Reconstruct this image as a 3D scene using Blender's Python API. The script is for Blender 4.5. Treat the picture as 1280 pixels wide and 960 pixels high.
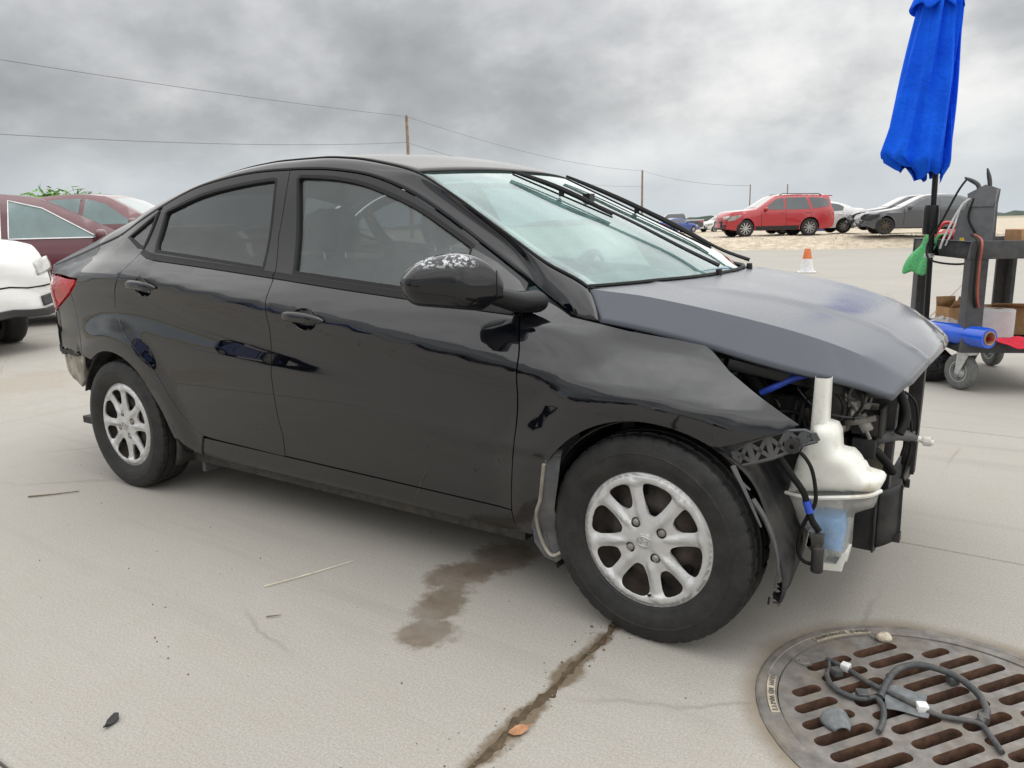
import bpy, bmesh, math, random
from mathutils import Vector, Matrix
from mathutils.geometry import delaunay_2d_cdt
random.seed(7)
R_ = math.radians
scn = bpy.context.scene
for o in list(bpy.data.objects): bpy.data.objects.remove(o)
col = scn.collection

# ---------------------------------------------------------------- camera
CAM = Vector((0.801, -2.649, 1.149)); YAW, PIT, ROL = R_(124.01), R_(-11.72), R_(-1.33)
fw = Vector((math.cos(PIT)*math.cos(YAW), math.cos(PIT)*math.sin(YAW), math.sin(PIT)))
rt = fw.cross(Vector((0, 0, 1))).normalized(); up = rt.cross(fw)
r2 = math.cos(ROL)*rt + math.sin(ROL)*up; u2 = -math.sin(ROL)*rt + math.cos(ROL)*up
cd = bpy.data.cameras.new('camera'); cam = bpy.data.objects.new('camera', cd); col.objects.link(cam)
m3 = Matrix((r2, u2, -fw)).transposed(); cam.matrix_world = Matrix.Translation(CAM) @ m3.to_4x4()
cd.sensor_width = 36; cd.lens = 955.5/1280*36; cd.clip_start = .05; cd.clip_end = 4000
scn.camera = cam

# ---------------------------------------------------------------- world: overcast sky
SUN_EL, SUN_AZ = R_(72), R_(62)      # soft sun behind the cloud, from the front right beyond the car
w = bpy.data.worlds.new('World'); scn.world = w; w.use_nodes = True
nt = w.node_tree; nt.nodes.clear(); N = nt.nodes.new; LK = nt.links.new
out = N('ShaderNodeOutputWorld'); mixs = N('ShaderNodeMixShader'); b1 = N('ShaderNodeBackground'); b2 = N('ShaderNodeBackground')
sky = N('ShaderNodeTexSky'); sky.sky_type = 'NISHITA'; sky.sun_disc = False
sky.sun_elevation = SUN_EL; sky.sun_rotation = math.pi/2 - SUN_AZ
b1.inputs[1].default_value = .08; LK(sky.outputs[0], b1.inputs[0])
tc = N('ShaderNodeTexCoord'); sep = N('ShaderNodeSeparateXYZ'); LK(tc.outputs['Generated'], sep.inputs[0])
def wm(op, a, b=None, c=None):
    n = N('ShaderNodeMath'); n.operation = op
    for i, v in enumerate((a, b, c)):
        if v is None: continue
        if isinstance(v, (int, float)): n.inputs[i].default_value = v
        else: LK(v, n.inputs[i])
    return n.outputs[0]
zc = wm('MAXIMUM', sep.outputs[2], 0.0)
den = wm('ADD', zc, .50)
cx = wm('DIVIDE', sep.outputs[0], den); cy = wm('DIVIDE', sep.outputs[1], den)
cmb = N('ShaderNodeCombineXYZ'); LK(cx, cmb.inputs[0]); LK(cy, cmb.inputs[1]); cmb.inputs[2].default_value = 3.7
n1 = N('ShaderNodeTexNoise'); n1.inputs['Scale'].default_value = 2.3; n1.inputs['Detail'].default_value = 9; n1.inputs['Roughness'].default_value = .56; n1.inputs['Distortion'].default_value = .05
LK(cmb.outputs[0], n1.inputs['Vector'])
n2 = N('ShaderNodeTexNoise'); n2.inputs['Scale'].default_value = .8; n2.inputs['Detail'].default_value = 4
LK(cmb.outputs[0], n2.inputs['Vector'])
mx = wm('ADD', wm('MULTIPLY', n1.outputs[0], .68), wm('MULTIPLY', n2.outputs[0], .32))
rp = N('ShaderNodeValToRGB'); LK(mx, rp.inputs[0]); e = rp.color_ramp.elements
e[0].position = .36; e[0].color = (.56, .57, .585, 1); e[1].position = .46; e[1].color = (.76, .775, .79, 1)
a = e.new(.53); a.color = (1.0, 1.015, 1.03, 1); a = e.new(.585); a.color = (1.28, 1.285, 1.28, 1); a = e.new(.66); a.color = (1.6, 1.59, 1.56, 1)
# thin pale haze toward the horizon
hz = N('ShaderNodeMapRange'); hz.inputs[1].default_value = .0; hz.inputs[2].default_value = .13; hz.inputs[3].default_value = 1; hz.inputs[4].default_value = 0; LK(sep.outputs[2], hz.inputs[0])
mc = N('ShaderNodeMix'); mc.data_type = 'RGBA'; LK(hz.outputs[0], mc.inputs[0]); LK(rp.outputs[0], mc.inputs[6]); mc.inputs[7].default_value = (1.12, 1.22, 1.29, 1)
# overcast luminance distribution (brighter toward the zenith)
grad = wm('MULTIPLY_ADD', wm('MULTIPLY', zc, zc), 2.6, 1.0)
vm = N('ShaderNodeVectorMath'); vm.operation = 'SCALE'; LK(mc.outputs[2], vm.inputs[0]); LK(grad, vm.inputs['Scale'])
LK(vm.outputs[0], b2.inputs[0]); b2.inputs[1].default_value = .44
mixs.inputs[0].default_value = .96; LK(b1.outputs[0], mixs.inputs[1]); LK(b2.outputs[0], mixs.inputs[2]); LK(mixs.outputs[0], out.inputs[0])

sl = bpy.data.lights.new('sun', 'SUN'); sl.energy = 1.5; sl.angle = R_(160); sl.color = (1, .965, .91)
so = bpy.data.objects.new('sun', sl); col.objects.link(so)
sd = Vector((math.cos(SUN_EL)*math.cos(SUN_AZ), math.cos(SUN_EL)*math.sin(SUN_AZ), math.sin(SUN_EL)))
so.rotation_euler = sd.to_track_quat('Z', 'Y').to_euler(); so.location = (0, 0, 30)

vs = scn.view_settings; vs.view_transform = 'Standard'; vs.look = 'None'; vs.exposure = 0.36; vs.gamma = 1; vs.use_curve_mapping = False
scn.cycles.max_bounces = 10; scn.cycles.transparent_max_bounces = 16; scn.cycles.glossy_bounces = 5

# ---------------------------------------------------------------- materials
MATS = {}
def nodes(name):
    m = bpy.data.materials.new(name); m.use_nodes = True; MATS[name] = m
    t = m.node_tree; return m, t, t.nodes['Principled BSDF']
def lk(t, a, b): t.links.new(a, b)
def noise(t, scale, detail=4, rough=.55, coord='Object', vec=None, dist=0):
    n = t.nodes.new('ShaderNodeTexNoise'); n.inputs['Scale'].default_value = scale; n.inputs['Detail'].default_value = detail
    n.inputs['Roughness'].default_value = rough; n.inputs['Distortion'].default_value = dist
    if vec is None:
        c = t.nodes.new('ShaderNodeTexCoord'); vec = c.outputs[coord]
    lk(t, vec, n.inputs['Vector']); return n
def ramp(t, fac, stops):
    r = t.nodes.new('ShaderNodeValToRGB'); lk(t, fac, r.inputs[0]); e = r.color_ramp.elements
    for i, (p, c) in enumerate(stops):
        el = e[i] if i < 2 else e.new(p)
        el.position = p; el.color = (c[0], c[1], c[2], 1) if not isinstance(c, (int, float)) else (c, c, c, 1)
    return r.outputs[0]
def mix(t, fac, a, b, mode='MIX'):
    n = t.nodes.new('ShaderNodeMix'); n.data_type = 'RGBA'; n.blend_type = mode
    for s, v in ((0, fac), (6, a), (7, b)):
        if isinstance(v, (int, float)): n.inputs[s].default_value = v
        elif isinstance(v, tuple): n.inputs[s].default_value = (v[0], v[1], v[2], 1)
        else: lk(t, v, n.inputs[s])
    return n.outputs[2]
def mth(t, op, a, b=None, c=None, clamp=False):
    n = t.nodes.new('ShaderNodeMath'); n.operation = op; n.use_clamp = clamp
    for i, v in enumerate((a, b, c)):
        if v is None: continue
        if isinstance(v, (int, float)): n.inputs[i].default_value = v
        else: lk(t, v, n.inputs[i])
    return n.outputs[0]
def bump(t, bsdf, h, strength=.3, dist=.01):
    b = t.nodes.new('ShaderNodeBump'); b.inputs['Strength'].default_value = strength; b.inputs['Distance'].default_value = dist
    lk(t, h, b.inputs['Height']); lk(t, b.outputs[0], bsdf.inputs['Normal'])
def simple(name, c, rough=.5, metal=0, var=.25, scale=20, coat=0, bmp=0, spec=.5, dirt=None, dirtamt=.5, trans=0):
    m, t, p = nodes(name)
    n = noise(t, scale, 5)
    lo = tuple(max(0, x*(1-var)) for x in c); hi = tuple(x*(1+var) for x in c)
    cc = ramp(t, n.outputs[0], [(.3, lo), (.7, hi)])
    if dirt:
        n2 = noise(t, scale*.35, 6, .65)
        f = ramp(t, n2.outputs[0], [(.45, 0), (.72, dirtamt)])
        cc = mix(t, f, cc, dirt)
        lk(t, mth(t, 'MULTIPLY_ADD', f, .5, rough, True), p.inputs['Roughness'])
    else:
        lk(t, mth(t, 'MULTIPLY_ADD', n.outputs[0], .2, rough-.1, True), p.inputs['Roughness'])
    lk(t, cc, p.inputs['Base Color']); p.inputs['Metallic'].default_value = metal
    p.inputs['Coat Weight'].default_value = coat; p.inputs['Coat Roughness'].default_value = .04
    p.inputs['Specular IOR Level'].default_value = spec
    if trans: p.inputs['Transmission Weight'].default_value = trans
    if bmp: bump(t, p, n.outputs[0], bmp, .01)
    return m
def paint(name, c, dust=(.16, .145, .125), amt=.14, top=.25, rough=.28, low=.35, coat=1.0, spec=.12, crough=.22, cior=1.5, tlo=.35):
    """car paint under clear coat with road dust that gathers low down and on upward faces"""
    m, t, p = nodes(name)
    g = t.nodes.new('ShaderNodeNewGeometry'); s = t.nodes.new('ShaderNodeSeparateXYZ'); lk(t, g.outputs['Position'], s.inputs[0])
    sn = t.nodes.new('ShaderNodeSeparateXYZ'); lk(t, g.outputs['Normal'], sn.inputs[0])
    n = noise(t, 3.2, 6, .62, vec=g.outputs['Position']); nf = noise(t, 160, 3, .6, vec=g.outputs['Position'])
    lowm = t.nodes.new('ShaderNodeMapRange'); lk(t, s.outputs[2], lowm.inputs[0])
    lowm.inputs[1].default_value = .22; lowm.inputs[2].default_value = .62; lowm.inputs[3].default_value = low; lowm.inputs[4].default_value = 0
    topm = t.nodes.new('ShaderNodeMapRange'); lk(t, sn.outputs[2], topm.inputs[0])
    topm.inputs[1].default_value = tlo; topm.inputs[2].default_value = .98; topm.inputs[3].default_value = 0; topm.inputs[4].default_value = top
    base = mth(t, 'ADD', mth(t, 'ADD', lowm.outputs[0], topm.outputs[0]), amt)
    nn = mth(t, 'MULTIPLY_ADD', nf.outputs[0], .7, mth(t, 'MULTIPLY', n.outputs[0], 1.5))
    f = mth(t, 'MULTIPLY', base, mth(t, 'SUBTRACT', nn, .2), clamp=True)
    lk(t, mix(t, f, c, dust), p.inputs['Base Color'])
    lk(t, mth(t, 'MULTIPLY_ADD', f, .6, rough, True), p.inputs['Roughness'])
    p.inputs['Coat Weight'].default_value = coat; p.inputs['Specular IOR Level'].default_value = spec
    p.inputs['Coat IOR'].default_value = cior
    lk(t, mth(t, 'MULTIPLY_ADD', f, crough, .012, True), p.inputs['Coat Roughness'])
    # faint orange-peel / ripples of real panels
    nb = noise(t, 2.3, 2, .4, vec=g.outputs['Position']); bump(t, p, nb.outputs[0], .10, .008)
    return m
def glass(name, tint, refl_rough=.0, dust=.04, filmc=(.45, .45, .42), ior=1.5, minr=0.0):
    m = bpy.data.materials.new(name); m.use_nodes = True; MATS[name] = m
    t = m.node_tree; t.nodes.clear()
    o = t.nodes.new('ShaderNodeOutputMaterial'); tr = t.nodes.new('ShaderNodeBsdfTransparent'); gl = t.nodes.new('ShaderNodeBsdfGlossy'); df = t.nodes.new('ShaderNodeBsdfDiffuse')
    geo = t.nodes.new('ShaderNodeNewGeometry'); dt = t.nodes.new('ShaderNodeVectorMath'); dt.operation = 'DOT_PRODUCT'
    lk(t, geo.outputs['Normal'], dt.inputs[0]); lk(t, geo.outputs['Incoming'], dt.inputs[1])
    f0 = ((ior-1)/(ior+1))**2
    fres = mth(t, 'MULTIPLY_ADD', mth(t, 'POWER', mth(t, 'SUBTRACT', 1.0, mth(t, 'ABSOLUTE', dt.outputs['Value'])), 5.0), 1-f0, f0)
    tr.inputs[0].default_value = (*tint, 1); gl.inputs[0].default_value = (.97, 1, 1, 1); gl.inputs[1].default_value = refl_rough; df.inputs[0].default_value = (*filmc, 1)
    n = noise(t, 5, 6, .65); f = ramp(t, n.outputs[0], [(.35, dust*.4), (.75, dust*1.6)])
    m1 = t.nodes.new('ShaderNodeMixShader'); lk(t, f, m1.inputs[0]); lk(t, tr.outputs[0], m1.inputs[1]); lk(t, df.outputs[0], m1.inputs[2])
    m2 = t.nodes.new('ShaderNodeMixShader'); lk(t, mth(t, 'ADD', fres, minr, clamp=True), m2.inputs[0]); lk(t, m1.outputs[0], m2.inputs[1]); lk(t, gl.outputs[0], m2.inputs[2])
    lk(t, m2.outputs[0], o.inputs[0]); return m

# ---------------------------------------------------------------- object helpers
def tag(o, label=None, cat=None, group=None, kind=None):
    if label: o['label'] = label
    if cat: o['category'] = cat
    if group: o['group'] = group
    if kind: o['kind'] = kind
    return o
def empty(name, loc=(0, 0, 0), rz=0, label=None, cat=None, group=None, parent=None):
    o = bpy.data.objects.new(name, None); col.objects.link(o); o.location = loc; o.rotation_euler = (0, 0, rz)
    o.empty_display_size = .1
    if parent: o.parent = parent
    return tag(o, label, cat, group)
def link(name, me, mat, parent=None):
    o = bpy.data.objects.new(name, me); col.objects.link(o)
    if mat is not None and not me.materials:
        for mm in (mat if isinstance(mat, (list, tuple)) else [mat]): me.materials.append(MATS[mm] if isinstance(mm, str) else mm)
    if parent: o.parent = parent
    return o
def smooth_angle(me, ang=35):
    bm = bmesh.new(); bm.from_mesh(me)
    for f in bm.faces: f.smooth = True
    ca = R_(ang)
    for ed in bm.edges:
        if len(ed.link_faces) == 2 and ed.calc_face_angle(0) > ca: ed.smooth = False
    bm.to_mesh(me); bm.free()
class MB:
    def __init__(s): s.v = []; s.f = []; s.mi = []; s.cm = 0
    def add(s, vs, fs):
        k = len(s.v); s.v += [tuple(q) for q in vs]; s.f += [tuple(i+k for i in f) for f in fs]; s.mi += [s.cm]*len(fs); return s
    def box(s, a, b, rot=None, c=None):
        x0, y0, z0 = a; x1, y1, z1 = b
        vs = [Vector(q) for q in ((x0, y0, z0), (x1, y0, z0), (x1, y1, z0), (x0, y1, z0), (x0, y0, z1), (x1, y0, z1), (x1, y1, z1), (x0, y1, z1))]
        if rot is not None:
            c = Vector(c) if c is not None else (Vector(a)+Vector(b))/2
            vs = [c + rot @ (q-c) for q in vs]
        return s.add(vs, [(0, 3, 2, 1), (4, 5, 6, 7), (0, 1, 5, 4), (1, 2, 6, 5), (2, 3, 7, 6), (3, 0, 4, 7)])
    def beam(s, p, q, w, h=None, upv=(0, 0, 1)):
        p, q = Vector(p), Vector(q); h = h or w; d = (q-p).normalized(); u = Vector(upv)
        if abs(d.dot(u)) > .98: u = Vector((1, 0, 0))
        a = d.cross(u).normalized()*w/2; b = a.cross(d).normalized()*h/2
        vs = [p-a-b, p+a-b, p+a+b, p-a+b, q-a-b, q+a-b, q+a+b, q-a+b]
        return s.add(vs, [(0, 3, 2, 1), (4, 5, 6, 7), (0, 1, 5, 4), (1, 2, 6, 5), (2, 3, 7, 6), (3, 0, 4, 7)])
    def tube(s, pts, r, n=8, closed=False, cap=True):
        P = [Vector(q) for q in pts]; k = len(P); rs = r if isinstance(r, (list, tuple)) else [r]*k
        vs = []; prev = None
        for i in range(k):
            if closed: d = P[(i+1) % k]-P[i-1]
            else: d = P[min(i+1, k-1)]-P[max(i-1, 0)]
            d.normalize()
            if prev is None:
                u = Vector((0, 0, 1)) if abs(d.z) < .9 else Vector((1, 0, 0)); a = d.cross(u).normalized()
            else: a = (prev - d*prev.dot(d)).normalized()
            prev = a; b = d.cross(a)
            for j in range(n):
                t = 2*math.pi*j/n; vs.append(P[i] + rs[i]*(math.cos(t)*a + math.sin(t)*b))
        fs = []
        for i in range(k if closed else k-1):
            i2 = (i+1) % k
            for j in range(n): fs.append((i*n+j, i*n+(j+1) % n, i2*n+(j+1) % n, i2*n+j))
        if cap and not closed: fs += [tuple(range(n-1, -1, -1)), tuple((k-1)*n+j for j in range(n))]
        return s.add(vs, fs)
    def cyl(s, p, q, r, n=16, r2=None):
        return s.tube([p, q], [r, r if r2 is None else r2], n)
    def lathe(s, prof, c=(0, 0, 0), axis='Z', n=24, rfun=None, close=False):
        """prof: (radius, height) pairs round the axis"""
        vs = []; m = len(prof)
        for j in range(n):
            t = 2*math.pi*j/n; ct, st = math.cos(t), math.sin(t)
            for i, (r, h) in enumerate(prof):
                if rfun: r = rfun(i, j, r)
                if axis == 'Z': q = (c[0]+r*ct, c[1]+r*st, c[2]+h)
                elif axis == 'Y': q = (c[0]+r*ct, c[1]+h, c[2]+r*st)
                else: q = (c[0]+h, c[1]+r*ct, c[2]+r*st)
                vs.append(q)
        fs = []
        for j in range(n):
            j2 = (j+1) % n
            for i in range(m if close else m-1):
                i2 = (i+1) % m
                f = (j*m+i, j2*m+i, j2*m+i2, j*m+i2)
                fs.append(f if axis != 'Y' else f[::-1])
        return s.add(vs, fs)
    def prism(s, poly, y0, y1, plane='XZ'):
        n = len(poly)
        mk = {'XZ': lambda a, b, h: (a, h, b), 'XY': lambda a, b, h: (a, b, h), 'YZ': lambda a, b, h: (h, a, b)}[plane]
        vs = [mk(a, b, y0) for a, b in poly]+[mk(a, b, y1) for a, b in poly]
        fs = [tuple(range(n)), tuple(range(2*n-1, n-1, -1))]+[(i, (i+1) % n, n+(i+1) % n, n+i) for i in range(n)]
        return s.add(vs, fs)
    def ell(s, c, r, n=14, m=9, rot=None, p=1.0):
        vs = []; fs = []
        for i in range(m+1):
            ph = -math.pi/2+math.pi*i/m
            for j in range(n):
                th = 2*math.pi*j/n
                q = [math.cos(ph)*math.cos(th), math.cos(ph)*math.sin(th), math.sin(ph)]
                q = [math.copysign(abs(k)**p, k) for k in q]
                q = Vector((q[0]*r[0], q[1]*r[1], q[2]*r[2]))
                if rot is not None: q = rot @ q
                vs.append(q+Vector(c))
        for i in range(m):
            for j in range(n): fs.append((i*n+j, i*n+(j+1) % n, (i+1)*n+(j+1) % n, (i+1)*n+j))
        return s.add(vs, fs)
    def grid(s, fun, nu, nv):
        vs = [fun(i/nu, j/nv) for i in range(nu+1) for j in range(nv+1)]
        return s.add(vs, [(i*(nv+1)+j, (i+1)*(nv+1)+j, (i+1)*(nv+1)+j+1, i*(nv+1)+j+1) for i in range(nu) for j in range(nv)])
    def mesh(s, name):
        me = bpy.data.meshes.new(name); me.from_pydata(s.v, [], s.f); me.polygons.foreach_set('material_index', s.mi); me.update()
        return me
    def build(s, name, mat, parent=None, ang=35, bevel=0, fixn=True, weld=True):
        me = s.mesh(name)
        if fixn or bevel:
            bm = bmesh.new(); bm.from_mesh(me)
            if weld: bmesh.ops.remove_doubles(bm, verts=bm.verts, dist=1e-6)
            if bevel:
                es = [e for e in bm.edges if len(e.link_faces) == 2 and e.calc_face_angle(0) > .6]
                bmesh.ops.bevel(bm, geom=es, offset=bevel, segments=2, affect='EDGES', profile=.6)
            bmesh.ops.recalc_face_normals(bm, faces=bm.faces); bm.to_mesh(me); bm.free()
        smooth_angle(me, ang)
        return link(name, me, mat, parent)
def catmull(pts, n=6, closed=False):
    P = [Vector(p) for p in pts]; k = len(P); o = []
    for i in range(k if closed else k-1):
        if closed: a, b, c, d = P[i-1], P[i], P[(i+1) % k], P[(i+2) % k]
        else: a, b, c, d = P[max(i-1, 0)], P[i], P[i+1], P[min(i+2, k-1)]
        for j in range(n):
            t = j/n; o.append(.5*((2*b)+(c-a)*t+(2*a-5*b+4*c-d)*t*t+(3*b-a-3*c+d)*t**3))
    if not closed: o.append(P[-1])
    return o
def copy_tree(o, parent=None):
    c = o.copy(); col.objects.link(c)
    if parent: c.parent = parent
    for ch in list(o.children): copy_tree(ch, c)
    return c
def inpoly(x, y, poly):
    r = False; n = len(poly); j = n-1
    for i in range(n):
        xi, yi = poly[i][0], poly[i][1]; xj, yj = poly[j][0], poly[j][1]
        if (yi > y) != (yj > y) and x < (xj-xi)*(y-yi)/(yj-yi)+xi: r = not r
        j = i
    return r
def area(p): return .5*sum(p[i][0]*p[(i+1) % len(p)][1]-p[(i+1) % len(p)][0]*p[i][1] for i in range(len(p)))
def inset(poly, d):
    if area(poly) < 0: poly = poly[::-1]
    n = len(poly); o = []
    for i in range(n):
        a, b, c = Vector(poly[i-1]), Vector(poly[i]), Vector(poly[(i+1) % n])
        e1, e2 = (b-a), (c-b)
        if e1.length < 1e-7 or e2.length < 1e-7: o.append(tuple(b)); continue
        e1.normalize(); e2.normalize()
        n1, n2 = Vector((-e1.y, e1.x)), Vector((-e2.y, e2.x)); m = n1+n2
        if m.length < .3: o.append(tuple(b+n1*d)); continue
        m.normalize(); o.append(tuple(b+m*min(d/max(m.dot(n1), .35), 2.5*abs(d))*1.0 if d > 0 else b+m*d))
    return o
def resample(poly, h):
    o = []
    for i in range(len(poly)):
        a, b = Vector(poly[i][:2]), Vector(poly[(i+1) % len(poly)][:2]); k = max(1, int((b-a).length/h+.5))
        for j in range(k): o.append(tuple(a.lerp(b, j/k)))
    return o
def segdist(p, poly):
    best = 9; x, y = p
    for i in range(len(poly)):
        ax, ay = poly[i]; bx, by = poly[(i+1) % len(poly)]
        dx, dy = bx-ax, by-ay; L = dx*dx+dy*dy
        t = 0 if L == 0 else max(0, min(1, ((x-ax)*dx+(y-ay)*dy)/L))
        d = math.hypot(x-ax-t*dx, y-ay-t*dy)
        if d < best: best = d
    return best
def tri2d(outline, holes=(), h=.03, keep=.45, interior=True):
    """triangulate a 2-D outline with holes; returns points, triangles, boundary loops"""
    loops = [resample(outline, h)]+[resample(q, h) for q in holes]
    pts = []; edges = []
    for lp in loops:
        k = len(pts); pts += [Vector(q) for q in lp]; edges += [(k+i, k+(i+1) % len(lp)) for i in range(len(lp))]
    nb = len(pts)
    if interior:
        xs = [q[0] for q in loops[0]]; ys = [q[1] for q in loops[0]]
        ny = int((max(ys)-min(ys))/(h*.87))+1; nx = int((max(xs)-min(xs))/h)+2
        for j in range(ny+1):
            for i in range(nx+1):
                x = min(xs)+(i+.5*(j % 2))*h; y = min(ys)+j*h*.87
                if not inpoly(x, y, loops[0]) or any(inpoly(x, y, q) for q in loops[1:]): continue
                if min(segdist((x, y), lp) for lp in loops) < keep*h: continue
                pts.append(Vector((x, y)))
    r = delaunay_2d_cdt(pts, edges, [], 0, 1e-7)
    V = [tuple(q) for q in r[0]]; T = []
    for f in r[2]:
        x = sum(V[i][0] for i in f)/3; y = sum(V[i][1] for i in f)/3
        if inpoly(x, y, loops[0]) and not any(inpoly(x, y, q) for q in loops[1:]):
            T.append(tuple(f) if area([V[i] for i in f]) > 0 else tuple(f[::-1]))
    return V, T
def surf_mesh(name, V, T, pos, nrm, th=.01, back=True):
    """mesh from a planar triangulation lifted by pos(u,v) with exact normals nrm(u,v), given thickness th"""
    pv = [Vector(pos(*q)) for q in V]; nv = [Vector(nrm(*q)).normalized() for q in V]
    # orientation
    f = T[len(T)//2]; fn = (pv[f[1]]-pv[f[0]]).cross(pv[f[2]]-pv[f[0]])
    if fn.dot(nv[f[0]]) < 0: T = [t[::-1] for t in T]
    verts = list(pv); faces = list(T); ln = []
    for t in T: ln += [nv[i] for i in t]
    if back:
        k = len(pv); verts += [p-n*th for p, n in zip(pv, nv)]
        cnt = {}
        for t in T:
            for a, b in ((t[0], t[1]), (t[1], t[2]), (t[2], t[0])): cnt[(a, b)] = 1
        for t in T:
            faces.append((t[2]+k, t[1]+k, t[0]+k)); ln += [-nv[i] for i in (t[2], t[1], t[0])]
        for (a, b) in cnt:
            if (b, a) not in cnt:
                faces.append((b, a, a+k, b+k)); q = (verts[a]-verts[b]).cross(verts[b+k]-verts[b])
                q = q.normalized() if q.length > 0 else nv[a]
                # roll the outer edge a little so that it catches light
                ln += [(q+nv[b]*.6).normalized(), (q+nv[a]*.6).normalized(), q, q]
    me = bpy.data.meshes.new(name); me.from_pydata([tuple(v) for v in verts], [], faces); me.update()
    for p in me.polygons: p.use_smooth = True
    me.normals_split_custom_set([tuple(n) for n in ln])
    return me
# ---------------------------------------------------------------- body surface of the sedan (metres, front axle at x=0, right side at -y)
def pchip(xs,ys):
    xs=[float(a) for a in xs];ys=[float(a) for a in ys];n=len(xs)
    h=[xs[i+1]-xs[i] for i in range(n-1)];d=[(ys[i+1]-ys[i])/h[i] for i in range(n-1)]
    m=[0.0]*n
    for i in range(1,n-1):
        if d[i-1]*d[i]>0:
            w1=2*h[i]+h[i-1];w2=h[i]+2*h[i-1];m[i]=(w1+w2)/(w1/d[i-1]+w2/d[i])
    m[0]=d[0];m[-1]=d[-1]
    def f(x):
        if x<=xs[0]: return ys[0]+m[0]*(x-xs[0])
        if x>=xs[-1]: return ys[-1]+m[-1]*(x-xs[-1])
        i=0
        while x>xs[i+1]: i+=1
        t=(x-xs[i])/h[i];t2=t*t;t3=t2*t
        return (2*t3-3*t2+1)*ys[i]+(t3-2*t2+t)*h[i]*m[i]+(-2*t3+3*t2)*ys[i+1]+(t3-t2)*h[i]*m[i+1]
    return f
def sst(a,b,x):
    t=min(1,max(0,(x-a)/(b-a)));return t*t*(3-2*t)
ZC=pchip([-3.4,-2.9,-2.43,-1.94,-1.48,-1.15,-.78,-.48,-.25,0,.4],[.87,.935,.962,.915,.871,.836,.779,.74,.705,.68,.63])
ZB=pchip([-3.5,-3.0,-2.6,-2.34,-2.23,-1.48,-1.39,-.855,-.6,-.45,-.37,-.2,.1,.4],[.935,1.025,1.075,1.070,1.054,.993,.99,.942,.915,.893,.872,.845,.80,.75])
YB=pchip([-3.5,-3.0,-2.5,-1.5,-.8,-.5,-.37,-.2,.1,.4],[.72,.725,.745,.765,.775,.779,.778,.755,.728,.685])
ZR=pchip([-3.5,-3.2,-2.85,-2.67,-2.515,-2.25,-2.01,-1.62,-1.36,-1.19,-1.03,-.88,-.73,-.6,-.475,-.40,-.322,-.25,-.2,0,.1,.4],[.965,1.022,1.092,1.15,1.225,1.325,1.362,1.38,1.363,1.335,1.28,1.207,1.123,1.045,.977,.937,.903,.886,.876,.855,.84,.79])
YR=pchip([-3.5,-3.0,-2.85,-2.67,-2.25,-1.6,-1.0,-.88,-.73,-.6,-.475,-.40,-.322,-.25,-.2,.1,.4],[.71,.70,.70,.675,.595,.575,.585,.592,.606,.626,.657,.680,.703,.718,.724,.695,.65])
PLAN=pchip([-3.56,-3.5,-3.4,-3.3,-3.2,-3.1,-2.8,-2.4,-1.2,-.3,0,.2,.4,.6],[.45,.55,.645,.712,.766,.797,.834,.85,.85,.85,.843,.815,.755,.66])
def sideY(X,Z):
    zc=ZC(X);zb=ZB(X);yb=YB(X);zr=max(ZR(X),zb+.02);yr=YR(X)
    if X<-2.7:
        yr=min(yr,yb)
    p=PLAN(X)/.85
    yb2=min(yb,.83*p);yr2=min(yr,.82*p)
    # shoulder crease, shallow scoop below it, fullest section low on the doors, then tuck-under to the sill
    A=pchip([-3.4,-3.0,-2.4,-1.2,-.42,-.15,.2],[.2,.7,1.25,.85,.55,0,0])(X);A=max(0,A)
    f=pchip([.10,.19,.235,.30,.40,.50,zc-.24,zc-.13,zc-.06,zc-.012,zc+.012,(zc*.55+zb*.45),zb,zr],
            [.70*p,.757*p,.786*p,.803*p,.823*p,(.834+.006*A)*p,(.840+.006*A)*p,(.8425-.0045*A)*p,(.845-.004*A)*p,.8495*p,.8485*p,.25*yb2+.75*.842*p,yb2,yr2])
    y=f(Z)
    # flares
    for cx in (0,-2.57):
        r=math.hypot(X-cx,Z-.29)
        if r<.56:
            a=1-sst(.385,.52,r)
            y+=(.022 if cx==0 else .016)*a*sst(.16,.36,Z)*p
    return y
YT=pchip([-3.5,-3.0,-2.6,-2.3,-1.8,-1.3,-1.0,-.87,-.555,-.41,-.294,-.262,-.19],[.62,.60,.56,.53,.515,.52,.545,.565,.61,.64,.662,.668,.722])
ZT=pchip([-3.5,-3.2,-3.0,-2.8,-2.6,-2.4,-2.13,-1.86,-1.7,-1.48,-1.32,-1.15,-1.0,-.87,-.555,-.41,-.294,-.262,-.19],[.945,1.057,1.115,1.18,1.25,1.315,1.375,1.412,1.42,1.418,1.405,1.375,1.338,1.278,1.105,1.03,.985,.968,.876])
# central top profile of roof/windshield/rear
ZTC=pchip([-3.53,-3.42,-3.1,-3.0,-2.45,-2.2,-1.9,-1.6,-1.3,-1.05,-.95,-.87,-.5,-.2,-.1,-.06],[.93,1.0,1.035,1.06,1.365,1.415,1.445,1.452,1.438,1.402,1.376,1.348,1.185,1.035,.978,.955])
def topZ(X,Y):
    yt=YT(X);u=min(1,abs(Y)/yt)
    zt=ZT(X);zc=max(ZTC(X),zt)
    e=2.0+1.2*sst(-1.2,-.9,X)*0
    return zc+(zt-zc)*u**(2.2)
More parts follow.
